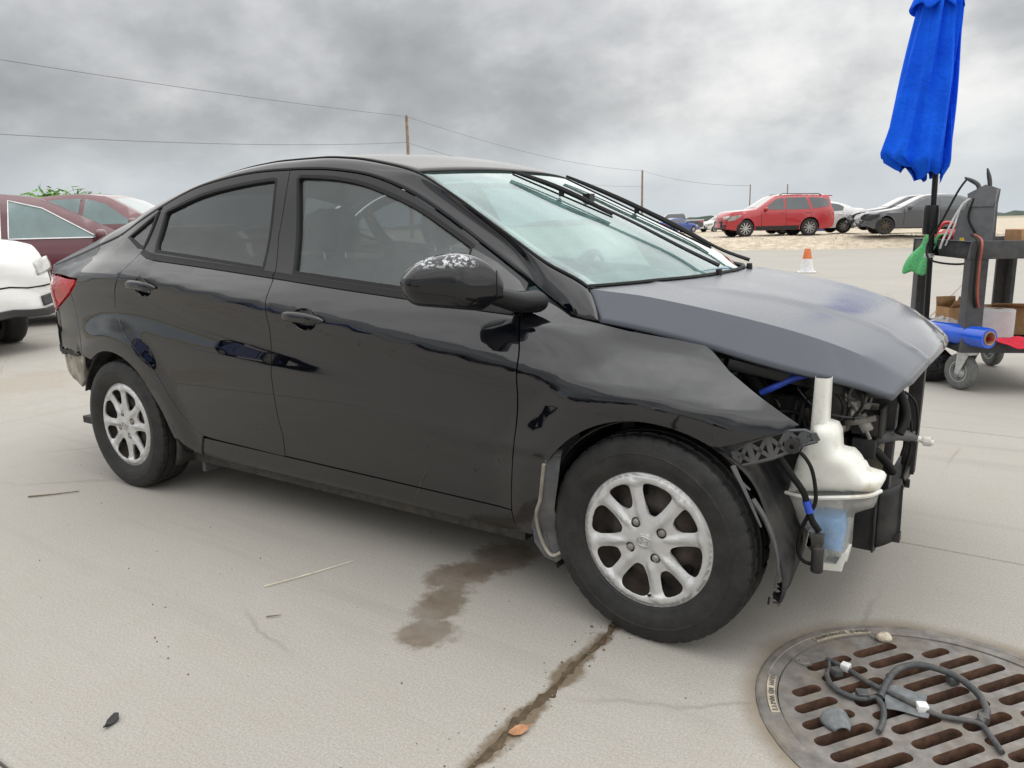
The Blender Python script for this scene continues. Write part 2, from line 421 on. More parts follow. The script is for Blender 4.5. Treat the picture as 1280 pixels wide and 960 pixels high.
# hood
HC=pchip([-.3,-.06,.2,.4,.5,.57,.63],[1.0,.966,.93,.882,.84,.795,.735])   # centre
HKz=pchip([-.3,-.262,-.1,.03,.215,.333,.45,.54,.6],[.975,.965,.947,.925,.885,.852,.805,.75,.70])
HKy=pchip([-.3,-.262,.03,.215,.333,.45,.54,.6],[.672,.668,.64,.61,.58,.53,.47,.42])
HLz=pchip([-.3,-.2,-.1,.1,.22,.35,.446,.53,.6],[.885,.876,.861,.82,.788,.756,.735,.705,.67])
HLy=pchip([-.3,-.2,.1,.25,.4,.5,.6],[.73,.72,.69,.665,.62,.57,.50])
def hoodPt(X,v):
    # v 0 centre .. 1 crease .. 1.35 lower edge
    yk,zk=HKy(X),HKz(X)
    if v<=1:
        y=v*yk;u=v
        z=HC(X)+(zk-HC(X))*u**2.3
        # centre bulge creases
        return (X,y,z)
    s=(v-1)/.35
    yl,zl=HLy(X),HLz(X)
    return (X,yk+(yl-yk)*(s*.8+.2*s*s) ,zk+(zl-zk)*(.75*s+.25*s*s) )
# ---------------------------------------------------------------- ground
def concrete_mat():
    m, t, p = nodes('concrete')
    g = t.nodes.new('ShaderNodeNewGeometry'); pos = g.outputs['Position']
    big = noise(t, .55, 5, .6, vec=pos); mid = noise(t, 4.5, 6, .65, vec=pos); fine = noise(t, 170, 4, .75, vec=pos)
    c = ramp(t, big.outputs[0], [(.3, (.325, .304, .270)), (.7, (.43, .407, .367))])
    c = mix(t, ramp(t, mid.outputs[0], [(.35, 0), (.72, .75)]), c, (.335, .305, .255))
    c = mix(t, .55, c, ramp(t, fine.outputs[0], [(.3, (.20, .188, .168)), (.52, (.375, .358, .325)), (.70, (.52, .50, .46))]), 'MIX')
    # broom drag marks running across the slab
    mp = t.nodes.new('ShaderNodeMapping'); mp.inputs['Scale'].default_value = (3, 130, 1); mp.inputs['Rotation'].default_value = (0, 0, .12); lk(t, pos, mp.inputs[0])
    br = noise(t, 1.0, 3, .6, vec=mp.outputs[0])
    c = mix(t, .045, c, ramp(t, br.outputs[0], [(.35, (.2, .19, .17)), (.65, (.55, .53, .48))]))
    # dark specks and pits
    vo = t.nodes.new('ShaderNodeTexVoronoi'); vo.inputs['Scale'].default_value = 26; lk(t, pos, vo.inputs['Vector'])
    sp = mth(t, 'MULTIPLY', ramp(t, vo.outputs['Distance'], [(.04, 1), (.10, 0)]), ramp(t, noise(t, 6, 3, vec=pos).outputs[0], [(.55, 0), (.62, .75)]))
    c = mix(t, sp, c, (.10, .09, .075))
    # stains: (cx, cy, rx, ry, angle, strength, colour)
    wob = noise(t, 7, 5, .6, vec=pos); wob2 = noise(t, 1.9, 3, .5, vec=pos)
    S = t.nodes.new('ShaderNodeSeparateXYZ'); lk(t, pos, S.inputs[0])
    def blob(cx, cy, rx, ry, an, amp=.55):
        ca, sa = math.cos(an), math.sin(an)
        dx = mth(t, 'SUBTRACT', S.outputs[0], cx); dy = mth(t, 'SUBTRACT', S.outputs[1], cy)
        u = mth(t, 'DIVIDE', mth(t, 'ADD', mth(t, 'MULTIPLY', dx, ca), mth(t, 'MULTIPLY', dy, sa)), rx)
        v = mth(t, 'DIVIDE', mth(t, 'SUBTRACT', mth(t, 'MULTIPLY', dy, ca), mth(t, 'MULTIPLY', dx, sa)), ry)
        d = mth(t, 'SQRT', mth(t, 'ADD', mth(t, 'MULTIPLY', u, u), mth(t, 'MULTIPLY', v, v)))
        w = mth(t, 'MULTIPLY', mth(t, 'SUBTRACT', mth(t, 'ADD', wob.outputs[0], wob2.outputs[0]), 1.0), amp*3.2)
        return mth(t, 'ADD', d, w)
    def union(bl):
        r = bl[0]
        for q in bl[1:]: r = mth(t, 'MINIMUM', r, q)
        return r
    wet = union([blob(-.655, -.58, .125, .15, .35, .32), blob(-.70, -.77, .105, .17, -.3, .32), blob(-.63, -.95, .10, .17, .25, .32), blob(-.55, -1.12, .105, .10, .3, .32)])
    wf = mth(t, 'MULTIPLY', ramp(t, mth(t, 'MULTIPLY_ADD', mth(t, 'SUBTRACT', noise(t, 28, 5, .7, vec=pos).outputs[0], .5), .55, wet), [(.70, 1), (1.10, 0)]), ramp(t, noise(t, 9, 4, .6, vec=pos).outputs[0], [(.3, .60), (.65, 1)]))
    c = mix(t, mth(t, 'MULTIPLY', wf, .82), c, (.12, .082, .046))
    # hairline cracks and rubber scuffs
    vc = t.nodes.new('ShaderNodeTexVoronoi'); vc.feature = 'DISTANCE_TO_EDGE'; vc.inputs['Scale'].default_value = .42; lk(t, mix(t, .10, pos, noise(t, 3, 5, .6, vec=pos).outputs['Color']), vc.inputs['Vector'])
    c = mix(t, mth(t, 'MULTIPLY', ramp(t, vc.outputs['Distance'], [(.0010, .32), (.0028, 0)]), ramp(t, noise(t, .7, 2, vec=pos).outputs[0], [(.52, 0), (.58, 1)])), c, (.12, .105, .085))
    ms = t.nodes.new('ShaderNodeMapping'); ms.inputs['Scale'].default_value = (.35, 5.5, 1); ms.inputs['Rotation'].default_value = (0, 0, .5); lk(t, pos, ms.inputs[0])
    c = mix(t, ramp(t, noise(t, 1.2, 5, .6, vec=ms.outputs[0]).outputs[0], [(.56, 0), (.70, .30)]), c, (.26, .25, .23))
    wd = ramp(t, blob(-.785, -.385, .05, .028, .4, .12), [(.8, 1), (1.1, 0)]); c = mix(t, mth(t, 'MULTIPLY', wd, .8), c, (.045, .022, .018))
    tan = union([blob(-4.9, -1.6, .55, .8, .2), blob(-4.3, -2.2, .7, .5, .6), blob(-5.8, .3, .5, 1.2, 0), blob(-1.5, 2.6, .8, 1.2, 0), blob(1.6, 1.3, .7, .5, 0)])
    c = mix(t, mth(t, 'MULTIPLY', ramp(t, tan, [(.6, 1), (1.5, 0)]), .28), c, (.30, .235, .165))
    # soil washed along the open joint and the drain rim
    jn = mth(t, 'ADD', mth(t, 'ABSOLUTE', mth(t, 'ADD', S.outputs[0], .098)), mth(t, 'MULTIPLY', mth(t, 'SUBTRACT', wob.outputs[0], .5), .13))
    jf = mth(t, 'MULTIPLY', ramp(t, jn, [(.018, 1), (.034, 0)]), ramp(t, S.outputs[1], [(0, 1), (.001, 0)]))
    c = mix(t, mth(t, 'MULTIPLY', jf, .85), c, (.13, .092, .05))
    dx = mth(t, 'SUBTRACT', S.outputs[0], .74); dy = mth(t, 'ADD', S.outputs[1], .785)
    rr = mth(t, 'ADD', mth(t, 'SQRT', mth(t, 'ADD', mth(t, 'MULTIPLY', dx, dx), mth(t, 'MULTIPLY', dy, dy))), mth(t, 'MULTIPLY', mth(t, 'SUBTRACT', wob.outputs[0], .5), .06))
    c = mix(t, ramp(t, rr, [(.425, .75), (.475, 0)]), c, (.20, .16, .11))
    lk(t, c, p.inputs['Base Color'])
    lk(t, mth(t, 'MULTIPLY_ADD', wf, -.35, .88), p.inputs['Roughness']); p.inputs['Specular IOR Level'].default_value = .3
    hh = mth(t, 'ADD', mth(t, 'MULTIPLY', fine.outputs[0], .6), mth(t, 'MULTIPLY', br.outputs[0], .12))
    bump(t, p, hh, .10, .003)
concrete_mat()
simple('soil', (.085, .06, .035), .95, var=.45, scale=30, bmp=.6)
simple('gravel_dirt', (.50, .43, .33), .95, var=.28, scale=4, bmp=.4, dirt=(.30, .25, .18), dirtamt=.6)
simple('stone_mat', (.44, .39, .31), .9, var=.35, scale=40, bmp=.3)
simple('field', (.30, .27, .19), .95, var=.35, scale=.02)

def slab(name, x0, x1, y0, y1, z, parent, hole=None):
    g = .004; c = .004
    if hole:
        V, T = tri2d([(x0+g, y0+g), (x1-g, y0+g), (x1-g, y1-g), (x0+g, y1-g)], [hole], .25, interior=False)
        me = surf_mesh(name, V, T, lambda a, b: (a, b, z), lambda a, b: (0, 0, 1), .14)
        return link(name, me, 'concrete', parent)
    mb = MB(); r = lambda d, zz: [(x0+d, y0+d, zz), (x1-d, y0+d, zz), (x1-d, y1-d, zz), (x0+d, y1-d, zz)]
    v = r(g+c, z)+r(g, z-c)+r(g, z-.12); fs = [(0, 1, 2, 3)]
    for k in (0, 4): fs += [(k+i, k+4+i, k+4+(i+1) % 4, k+(i+1) % 4) for i in range(4)]
    mb.add(v, fs); return mb.build(name, 'concrete', parent, ang=20)
MH = (.74, -.785)
circ = lambda cx, cy, r, n: [(cx+r*math.cos(2*math.pi*i/n), cy+r*math.sin(2*math.pi*i/n)) for i in range(n)]
V, T = tri2d([(-3000, -3000), (3000, -3000), (3000, 3000), (-3000, 3000)], [circ(MH[0], MH[1], .424, 24)], 8000, interior=False)
ground = MB().add([(a, b, -.08) for a, b in V], T)
# open field all round, with a hole's worth of clearance under the slabs left as soil
ground = ground.build('ground', 'field'); tag(ground, kind='structure')
yard = empty('concrete_yard'); tag(yard, kind='structure')
cols = [(-31, -22.1, [-22, -13, -4, 5, 14, 23, 32, 41]), (-22.1, -13.3, [-22, -13, -4, 5, 14, 23, 32, 41]), (-13.3, -8.9, [-22, -16, -9, -2.4, 4.2, 10.8, 17.4, 24, 30.6, 38]),
        (-8.9, -4.5, [-22, -15, -9, -3.6, 3.1, 9.5, 16, 22.5, 29, 37]), (-4.5, -.1, [-22, -15, -8, -2.05, 4.4, 9, 13.5, 18, 22.5, 27, 36]),
        (-.1, 4.3, [-22, -15, -8, -2.06, .26, 2.03, 6.4, 10.8, 15.2, 20, 25, 34]), (4.3, 8.7, [-22, -15, -8, -2, 3, 8, 13, 18, 23, 32]), (8.7, 17.5, [-22, -13, -4, 5, 14, 23, 32]), (17.5, 26.3, [-22, -13, -4, 5, 14, 23, 32])]
for x0, x1, ys in cols:
    for y0, y1 in zip(ys, ys[1:]):
        hole = circ(MH[0], MH[1], .424, 48) if (x0 == -.1 and y0 == -2.06) else None
        slab('concrete_slab', x0, x1, y0, y1, 0 if hole or abs(x0) < 5 else random.uniform(-.004, .003), yard, hole)
# raised gravel pad with parked cars, beyond the concrete
PF = Vector((-.32, .947, 0)); PR = Vector((.947, .32, 0))
def padz(u, v):
    u -= 2.2; z = -.1+.50*sst(28.3, 31.2, u)+.03*math.sin(v*.23+1)*sst(29, 33, u)+.015*math.sin(v*1.7+u*.9)*sst(28.6, 30, u)+.02*math.sin(v*4.1-u*2)*sst(28.6, 30, u)
    return z-.45*sst(44, 68, u)
def padpt(u, v):
    q = Vector((CAM.x, CAM.y, 0))+PF*u+PR*v; return (q.x, q.y, padz(u, v))
us = [30.5, 31.0, 31.4, 31.8, 32.2, 32.6, 33, 33.5, 34.3, 35.2, 36, 38, 41, 44, 48, 53, 58, 64, 70, 90, 140, 260]
vss = [-200, -120, -70, -50]+[-40+i*.7 for i in range(86)]+[22, 25, 30, 40, 60, 120]
pd = MB(); k = len(vss)
pd.add([padpt(u+(.35*math.sin(v*.8)+.2*math.sin(v*2.3) if u < 33.2 else 0), v) for u in us for v in vss], [(i*k+j, i*k+j+1, (i+1)*k+j+1, (i+1)*k+j) for i in range(len(us)-1) for j in range(k-1)])
pad = pd.build('gravel_pad', 'gravel_dirt', ang=60); tag(pad, kind='structure')
st = MB()
for i in range(1500):
    u = 31.6+abs(random.gauss(0, 3.0)); v = random.uniform(-16, 14); x, y, z = padpt(u, v); r = random.uniform(.01, .04)
    q = [Vector((random.uniform(-1, 1), random.uniform(-1, 1), random.uniform(-.6, .8)))*r for _ in range(4)]
    st.add([(x+a.x, y+a.y, z+.01+a.z) for a in q]+[(x, y, z+r)], [(0, 1, 4), (1, 2, 4), (2, 3, 4), (3, 0, 4), (0, 2, 1), (0, 3, 2)])
tag(st.build('gravel', 'stone_mat', ang=10, weld=False), 'loose pale stones scattered over the gravel pad', 'gravel', kind='stuff')
# ---------------------------------------------------------------- black sedan
paint('paint_black', (.0016, .0022, .0045), amt=.004, top=.03, low=.07, cior=1.68, spec=.0, crough=.12)
paint('paint_roof', (.03, .03, .031), dust=(.19, .17, .14), amt=.05, top=.11, low=0, rough=.38, coat=.6)
paint('paint_hood', (.085, .095, .115), dust=(.20, .208, .222), amt=.05, top=.80, low=0, rough=.38, coat=.75, cior=1.45, tlo=.80, crough=.40)
simple('satin_black', (.006, .0065, .008), .34, var=.2, scale=30, spec=.4)
simple('rubber', (.006, .006, .006), .6, var=.3, scale=40, spec=.3)
simple('plastic_black', (.016, .016, .017), .55, var=.35, scale=25, bmp=.1, dirt=(.12, .105, .085), dirtamt=.45)
simple('plastic_grey', (.075, .078, .085), .5, var=.25, scale=25, dirt=(.17, .15, .12), dirtamt=.4)
simple('dark_metal', (.05, .048, .046), .5, metal=.6, var=.5, scale=30, dirt=(.10, .085, .065), dirtamt=.6)
simple('cast_alloy', (.30, .29, .27), .45, metal=.7, var=.4, scale=30, dirt=(.12, .10, .075), dirtamt=.7)
simple('dirty_beige', (.33, .30, .25), .75, var=.35, scale=14, dirt=(.08, .065, .05), dirtamt=.85)
simple('fabric_dark', (.03, .031, .034), .85, var=.3, scale=60, bmp=.2)
simple('trim_grey', (.10, .10, .105), .7, var=.2, scale=30)
simple('rust_steel', (.05, .042, .038), .7, metal=.3, var=.5, scale=22, dirt=(.11, .065, .042), dirtamt=.6)
simple('chrome', (.6, .6, .6), .18, metal=1, var=.1, scale=30)
glass('glass_side', (.40, .42, .43), dust=.022, filmc=(.40, .42, .42), minr=.012)
glass('glass_front_side', (.66, .70, .70), dust=.03, filmc=(.40, .45, .45), minr=.012)
glass('glass_screen', (.62, .78, .76), dust=.12, filmc=(.46, .68, .66), minr=.10, refl_rough=.02)  # cyan film: dust, with sky reflection and haze painted into its colour
glass('lens_red', (.85, .04, .05), dust=.42, filmc=(.80, .05, .06))
glass('lens_clear', (.85, .86, .84), dust=.25, filmc=(.6, .58, .52))
simple('lamp_red', (.62, .03, .035), .3, var=.3, scale=18, coat=.6)
def hub_mat():
    m, t, p = nodes('hubcap_silver')
    n = noise(t, 30, 6, .6); n2 = noise(t, 7, 6, .7)
    c = ramp(t, n.outputs[0], [(.3, (.50, .50, .495)), (.7, (.61, .61, .60))])
    c = mix(t, ramp(t, n2.outputs[0], [(.52, 0), (.80, .5)]), c, (.30, .28, .25))
    lk(t, c, p.inputs['Base Color']); p.inputs['Metallic'].default_value = .35; p.inputs['Roughness'].default_value = .30; p.inputs['Coat Weight'].default_value = .2
hub_mat()
def tyre_mat():
    m, t, p = nodes('tyre_rubber')
    n = noise(t, 14, 6, .65); n2 = noise(t, 90, 3, .6)
    c = ramp(t, n.outputs[0], [(.35, (.006, .006, .0065)), (.75, (.026, .0255, .024))])
    c = mix(t, ramp(t, n2.outputs[0], [(.5, 0), (.8, .22)]), c, (.06, .056, .05))
    lk(t, c, p.inputs['Base Color']); p.inputs['Roughness'].default_value = .62; bump(t, p, n2.outputs[0], .12, .004)
tyre_mat()
def tank_mat(name, alpha):
    m, t, p = nodes(name)
    n = noise(t, 9, 6, .65); n2 = noise(t, 35, 5, .6)
    c = ramp(t, n.outputs[0], [(.35, (.70, .69, .62)), (.60, (.78, .78, .73)), (.76, (.50, .41, .27))])
    c = mix(t, ramp(t, n2.outputs[0], [(.55, 0), (.75, .35)]), c, (.42, .36, .27))
    lk(t, c, p.inputs['Base Color']); p.inputs['Roughness'].default_value = .36; p.inputs['Subsurface Weight'].default_value = .2 if alpha == 1 else 0
    p.inputs['Subsurface Radius'].default_value = (.03, .03, .028); p.inputs['Subsurface Scale'].default_value = .6; p.inputs['Alpha'].default_value = alpha
tank_mat('tank_plastic', 1.0); tank_mat('tank_translucent', .32)
simple('fluid_blue', (.008, .25, .60), .25, var=.25, scale=18, coat=.4)
simple('tape_blue', (.03, .08, .5), .4)

car = empty('black_sedan', (-1.3, 0, 0), 0, 'black four-door sedan with its front bumper and headlights missing', 'car')
def into(o): o.location = (1.3, 0, 0); return o       # car parts are written in axle coordinates
def yfun(side, off=0):
    e = .004
    pos = lambda x, z: (x, side*(sideY(x, z)+off), z)
    def nrm(x, z):
        dx = (sideY(x+e, z)-sideY(x-e, z))/(2*e); dz = (sideY(x, z+e)-sideY(x, z-e))/(2*e)
        return (-dx, side, -dz)
    return pos, nrm
def panel(name, poly, mat, parent, side, off=0, th=.014, h=.03, gap=.0025, holes=()):
    poly = inset(poly, gap) if gap else poly
    V, T = tri2d(poly, holes, h)
    pos, nrm = yfun(side, off)
    o = link(name, surf_mesh(name, V, T, pos, nrm, th), mat, parent)
    if parent == car: into(o)
    return o
def curve2(pts, n=4):
    return [(q.x, q.y) for q in catmull([(a, b, 0) for a, b in pts], n)]
def arc(cx, cz, r, a0, a1, n=14): return [(cx+r*math.cos(R_(a0+(a1-a0)*i/n)), cz+r*math.sin(R_(a0+(a1-a0)*i/n))) for i in range(n+1)]
GAP = curve2([(-.200, .8745), (-.285, .886), (-.407, .940), (-.491, .988), (-.591, 1.042), (-.732, 1.123), (-.88, 1.207), (-1.033, 1.282), (-1.192, 1.335), (-1.367, 1.363), (-1.487, 1.373), (-1.613, 1.378), (-1.814, 1.379), (-2.006, 1.364), (-2.226, 1.328), (-2.438, 1.253), (-2.652, 1.146)], 3)
def gap_between(xa, xb):
    xs = [x for x, z in GAP]; 
    def zat(x):
        for (x0, z0), (x1, z1) in zip(GAP, GAP[1:]):
            if x1 <= x <= x0: return z0+(z1-z0)*(x-x0)/(x1-x0)
    ins = [(x, z) for x, z in GAP if xb < x < xa]
    return [(xa, zat(xa))]+ins+[(xb, zat(xb))]
BGAP = curve2([(-1.500, .303), (-1.487, .36), (-1.482, .42), (-1.487, .633), (-1.481, .80), (-1.488, .90), (-1.515, .99)], 3)
BUP = [(-1.515, .99), (-1.572, 1.124), (-1.609, 1.378)]
BELT = curve2([(-2.397, 1.078), (-2.283, 1.054), (-2.0, 1.030), (-1.51, .991), (-1.421, .984), (-1.1, .957), (-.867, .938), (-.65, .919), (-.43, .903)], 3)
def belt_between(xa, xb):  # rear to front
    def zat(x):
        for (x0, z0), (x1, z1) in zip(BELT, BELT[1:]):
            if x0 <= x <= x1: return z0+(z1-z0)*(x-x0)/(x1-x0)
        return BELT[0][1] if x < BELT[0][0] else BELT[-1][1]
    return [(xa, zat(xa))]+[(x, z) for x, z in BELT if xa < x < xb]+[(xb, zat(xb))]
FDFRONT = curve2([(-.432, .903), (-.402, .80), (-.397, .74), (-.403, .611), (-.425, .44), (-.453, .290)], 3)
FGL = curve2([(-1.421, .998), (-1.554, 1.342)], 1)+curve2([(-1.540, 1.353), (-1.356, 1.338), (-1.179, 1.303), (-.969, 1.227), (-.817, 1.151), (-.700, 1.088)], 3)+[(-.660, .935)]
RGL = [(-1.592, 1.010), (-1.673, 1.346)]+curve2([(-1.690, 1.350), (-1.874, 1.340), (-2.129, 1.308), (-2.352, 1.248)], 3)+curve2([(-2.362, 1.235), (-2.334, 1.122), (-2.302, 1.074)], 3)
QGL = [(-2.572, 1.137), (-2.425, 1.238), (-2.410, 1.092), (-2.45, 1.098)]
RDREAR = curve2([(-2.405, 1.080), (-2.412, 1.02), (-2.445, .957), (-2.49, .905), (-2.506, .835), (-2.475, .778), (-2.385, .695), (-2.265, .61), (-2.165, .49), (-2.115, .40), (-2.070, .342), (-2.005, .315), (-1.873, .308)], 3)
LAMP = [(-3.50, .96), (-3.06, .962), (-2.812, .952), (-2.84, .93), (-2.908, .895), (-3.02, .845), (-3.15, .795), (-3.30, .765), (-3.50, .75)]
def shift(p, dz): return [(x, z+dz) for x, z in p]
def cup_hole(xc, zc): return [(xc+.066*math.cos(2*math.pi*i/24), zc-.004+.040*math.sin(2*math.pi*i/24)) for i in range(24)]
def handle(parent, xc, zc, side):
    # recessed cup, pull bar and key-side cap
    pos, nrm = yfun(side)
    V, T = tri2d([(xc+.068*math.cos(2*math.pi*i/24), zc-.004+.042*math.sin(2*math.pi*i/24)) for i in range(24)], (), .012)
    def cup(x, z):
        d = math.hypot((x-xc)/.068, (z-zc+.004)/.042); y = sideY(x, z)-.001-.024*max(0, 1-d*d)**.7; return (x, side*y, z)
    def cn(x, z):
        e = .002; a = Vector(cup(x+e, z))-Vector(cup(x-e, z)); b = Vector(cup(x, z+e))-Vector(cup(x, z-e)); n = a.cross(b); return n if n.y*side > 0 else -n
    link('handle_cup', surf_mesh('handle_cup', V, T, cup, cn, .003), 'paint_black', parent)
    mb = MB(); pts = []; n = 12
    def bar(u, v):
        t = -1+2*u; x = xc-.004+.108*t; a = 2*math.pi*v
        hz = .0165*(1-abs(t)**3.2)**.6+.0025; hy = .011*(1-.55*abs(t)**3)
        zz = zc+.004*(-t)+.006*(1-t*t); y0 = sideY(x, zz)+.021*(1-abs(t)**4)+.001
        return (x, side*(y0+hy*math.cos(a)), zz+hz*math.sin(a))
    mb.grid(bar, 18, 14); o = mb.build('door_handle', 'paint_black', parent, ang=60)
    return o
def side_of_car(side):
    near = side < 0
    # ---- front door
    fd = empty('front_door', (1.3, 0, 0), parent=car)
    panel('door_skin', FDFRONT[::-1]+BELT_skin(-1.513, -.432)[::-1]+[p for p in BGAP[::-1] if p[1] < .97], 'paint_black', fd, side, h=.026, holes=[cup_hole(-1.285, .848)])
    fr = [(-.445, .921)]+[p for p in gap_between(-.47, -1.609)]+BUP[::-1][1:]+belt_between(-1.515, -.455)[1:]
    panel('window_frame', fr, 'satin_black', fd, side, holes=[FGL], th=.03)
    sail = [(-.66, .928), (-.697, 1.080), (-.60, 1.036), (-.50, .982), (-.455, .948), (-.447, .917)]
    panel('mirror_sail', sail, 'paint_black', fd, side, off=.004, th=.01, gap=0)
    panel('belt_molding', belt_strip(-1.512, -.45), 'rubber', fd, side, off=.006, th=.012, h=.05, gap=.0005)
    panel('window_glass', inset(FGL, -.006), 'glass_front_side', fd, side, off=-.012, th=.004, h=.05, gap=0)
    panel('window_seal', inset(FGL, -.004), 'rubber', fd, side, off=.001, th=.014, h=.05, gap=0, holes=[inset(FGL, .008)])
    handle(fd, -1.285, .848, side)
    # ---- rear door
    rd = empty('rear_door', (1.3, 0, 0), parent=car)
    bs = BELT_skin(-2.405, -1.513)
    sk = [p for p in RDREAR if p[1] < 1.05]+[(-1.51, .300)]+[p for p in BGAP if p[1] < .97]+bs[::-1]
    panel('door_skin', sk, 'paint_black', rd, side, h=.026, holes=[cup_hole(-2.262, .936)])
    fr = gap_between(-1.609, -2.405)+[(-2.395, 1.082)]+belt_between(-2.39, -1.515)[1:]+BUP[1:-1]
    panel('window_frame', fr, 'satin_black', rd, side, holes=[RGL], th=.03)
    panel('belt_molding', belt_strip(-2.39, -1.518), 'rubber', rd, side, off=.006, th=.012, h=.05, gap=.0005)
    panel('window_glass', inset(RGL, -.006), 'glass_side', rd, side, off=-.012, th=.004, h=.05, gap=0)
    panel('window_seal', inset(RGL, -.004), 'rubber', rd, side, off=.001, th=.014, h=.05, gap=0, holes=[inset(RGL, .008)])
    handle(rd, -2.262, .936, side)
    # ---- quarter panel: arch, C pillar foot, dog leg
    ra = arc(-2.57, .29, .349, 122, -14, 22)
    q = [(-2.425, 1.252)]+gap_between(-2.44, -2.65)+[(-2.78, 1.112), (-2.9, 1.083), (-3.05, 1.050), (-3.2, 1.018), (-3.35, .990), (-3.42, .978)]+[(-3.42, .967), (-3.06, .966), (-2.808, .956), (-2.835, .926), (-2.905, .889), (-2.885, .80), (-2.862, .70), (-2.84, .60)]+ra+[(-2.215, .206), (-2.08, .206), (-2.02, .303)]+[p for p in RDREAR[::-1] if p[0] < -2.0]
    panel('quarter_panel', q, 'paint_black', car, side, h=.028, holes=[inset(QGL, -.006)])
    qg = panel('quarter_glass', inset(QGL, -.008), 'glass_side', car, side, off=-.008, th=.004, h=.05, gap=0)
    panel('glass_seal', inset(QGL, -.010), 'rubber', qg, side, off=.002, th=.012, h=.05, gap=0, holes=[inset(QGL, .006)])
    # ---- tail lamp
    tl = [(-3.40, .962), (-3.06, .962), (-2.815, .952), (-2.84, .928), (-2.908, .893), (-3.02, .845), (-3.15, .795), (-3.28, .768), (-3.40, .755)]
    lo = panel('tail_lamp', tl, 'lens_red', car, side, off=.004, th=.006, h=.03, gap=.003)
    panel('reflector', inset(tl, .012), 'lamp_red', lo, side, off=-.022, th=.004, h=.04, gap=0)
    tb = [(-3.36, .815), (-3.06, .885), (-2.95, .900), (-3.0, .875), (-3.2, .80), (-3.36, .770)]
    panel('bulb_chamber', tb, 'lamp_red', lo, side, off=-.012, th=.006, h=.04, gap=0)
    # ---- rear bumper cover (its lower half is torn away)
    rng = random.Random(3 if near else 5)
    low = [(-3.50+.035*i, .605+rng.uniform(-.016, .014)) for i in range(1, 19)]
    bp = [(-2.905, .884), (-3.02, .839), (-3.15, .789), (-3.30, .762), (-3.46, .752)]+low+[(-2.815, .588), (-2.84, .60), (-2.862, .70), (-2.885, .80)]
    panel('bumper_corner', bp, 'paint_black', car, side, off=.002, h=.03)
    # ---- fender
    fa = arc(0, .29, .347, 60, 146, 18)
    fpoly = [(-.456, .206)]+FDFRONT[::-1]+[(-.432, .915), (-.405, .935)]+[(-.345, .912), (-.285, .888), (-.195, .874), (-.105, .858), (.02, .842), (.111, .828), (.132, .815), (.186, .771), (.258, .727), (.324, .687), (.376, .656), (.33, .634), (.25, .607), (.200, .590)]+fa+[(-.305, .455), (-.312, .392), (-.355, .31), (-.40, .206)]
    panel('fender', fpoly, 'paint_black', car, side, h=.024)
    # ---- rocker panel
    panel('rocker_panel', [(-2.19, .206), (-.46, .200), (-.459, .286), (-1.50, .298), (-2.01, .303), (-2.075, .30)], 'paint_black', car, side, off=-.007, h=.04)
    # ---- roof rail with windscreen pillar
    mb = MB(); XS = [-.200, -.22, -.24, -.262]+[-.285-.03*i for i in range(0, 80)]+[-2.66, -2.8, -2.95, -3.1, -3.25, -3.35, -3.42]
    def gz(x):
        if x < -2.65: return pchip([-3.42, -3.35, -3.2, -3.05, -2.9, -2.78, -2.65], [.978, .990, 1.018, 1.050, 1.083, 1.112, 1.1475])(x)
        for (x0, z0), (x1, z1) in zip(GAP, GAP[1:]):
            if x1 <= x <= x0: return z0+(z1-z0)*(x-x0)/(x1-x0)
        return GAP[0][1]
    XS = sorted([x for x in XS if x > -2.65]+[-2.652-.03*i for i in range(26)], reverse=True)
    nu = len(XS)-1
    def rail(u, v):
        x = XS[int(round(u*nu))]; z0 = gz(x)+(.0035 if x > -2.655 else -.003); y0 = sideY(x, z0)+(0 if x > -2.655 else .0015); z1, y1 = ZT(x), YT(x)
        sl = (sideY(x, z0+.01)-sideY(x, z0-.01))/.02
        k = (z1-z0)*.72
        fb = sst(-.62, -.40, x); c1 = (y0+sl*k, z0+k); c2 = (y1+(y0-y1)*.42, z1-(z1-z0)*.05)
        l1 = (y0+(y1-y0)*.30+.006, z0+(z1-z0)*.36); l2 = (y0+(y1-y0)*.64+.008, z0+(z1-z0)*.72)
        c1 = (c1[0]+(l1[0]-c1[0])*fb, c1[1]+(l1[1]-c1[1])*fb); c2 = (c2[0]+(l2[0]-c2[0])*fb, c2[1]+(l2[1]-c2[1])*fb)
        t = v; a, b, c, d = (1-t)**3, 3*t*(1-t)**2, 3*t*t*(1-t), t**3
        return (x, side*(a*y0+b*c1[0]+c*c2[0]+d*y1), a*z0+b*c1[1]+c*c2[1]+d*z1)
    mb.grid(rail, nu, 10)
    o = mb.build('roof_rail', 'paint_black', car, ang=70); into(o)
    sm = o.modifiers.new('s', 'SOLIDIFY'); sm.thickness = .012; sm.offset = -1
def BELT_skin(xa, xb): return shift(belt_between(xa, xb), -.010)
def belt_strip(xa, xb):
    b = belt_between(xa, xb); return shift(b, -.012)+shift(b, .010)[::-1]
side_of_car(-1); side_of_car(1)

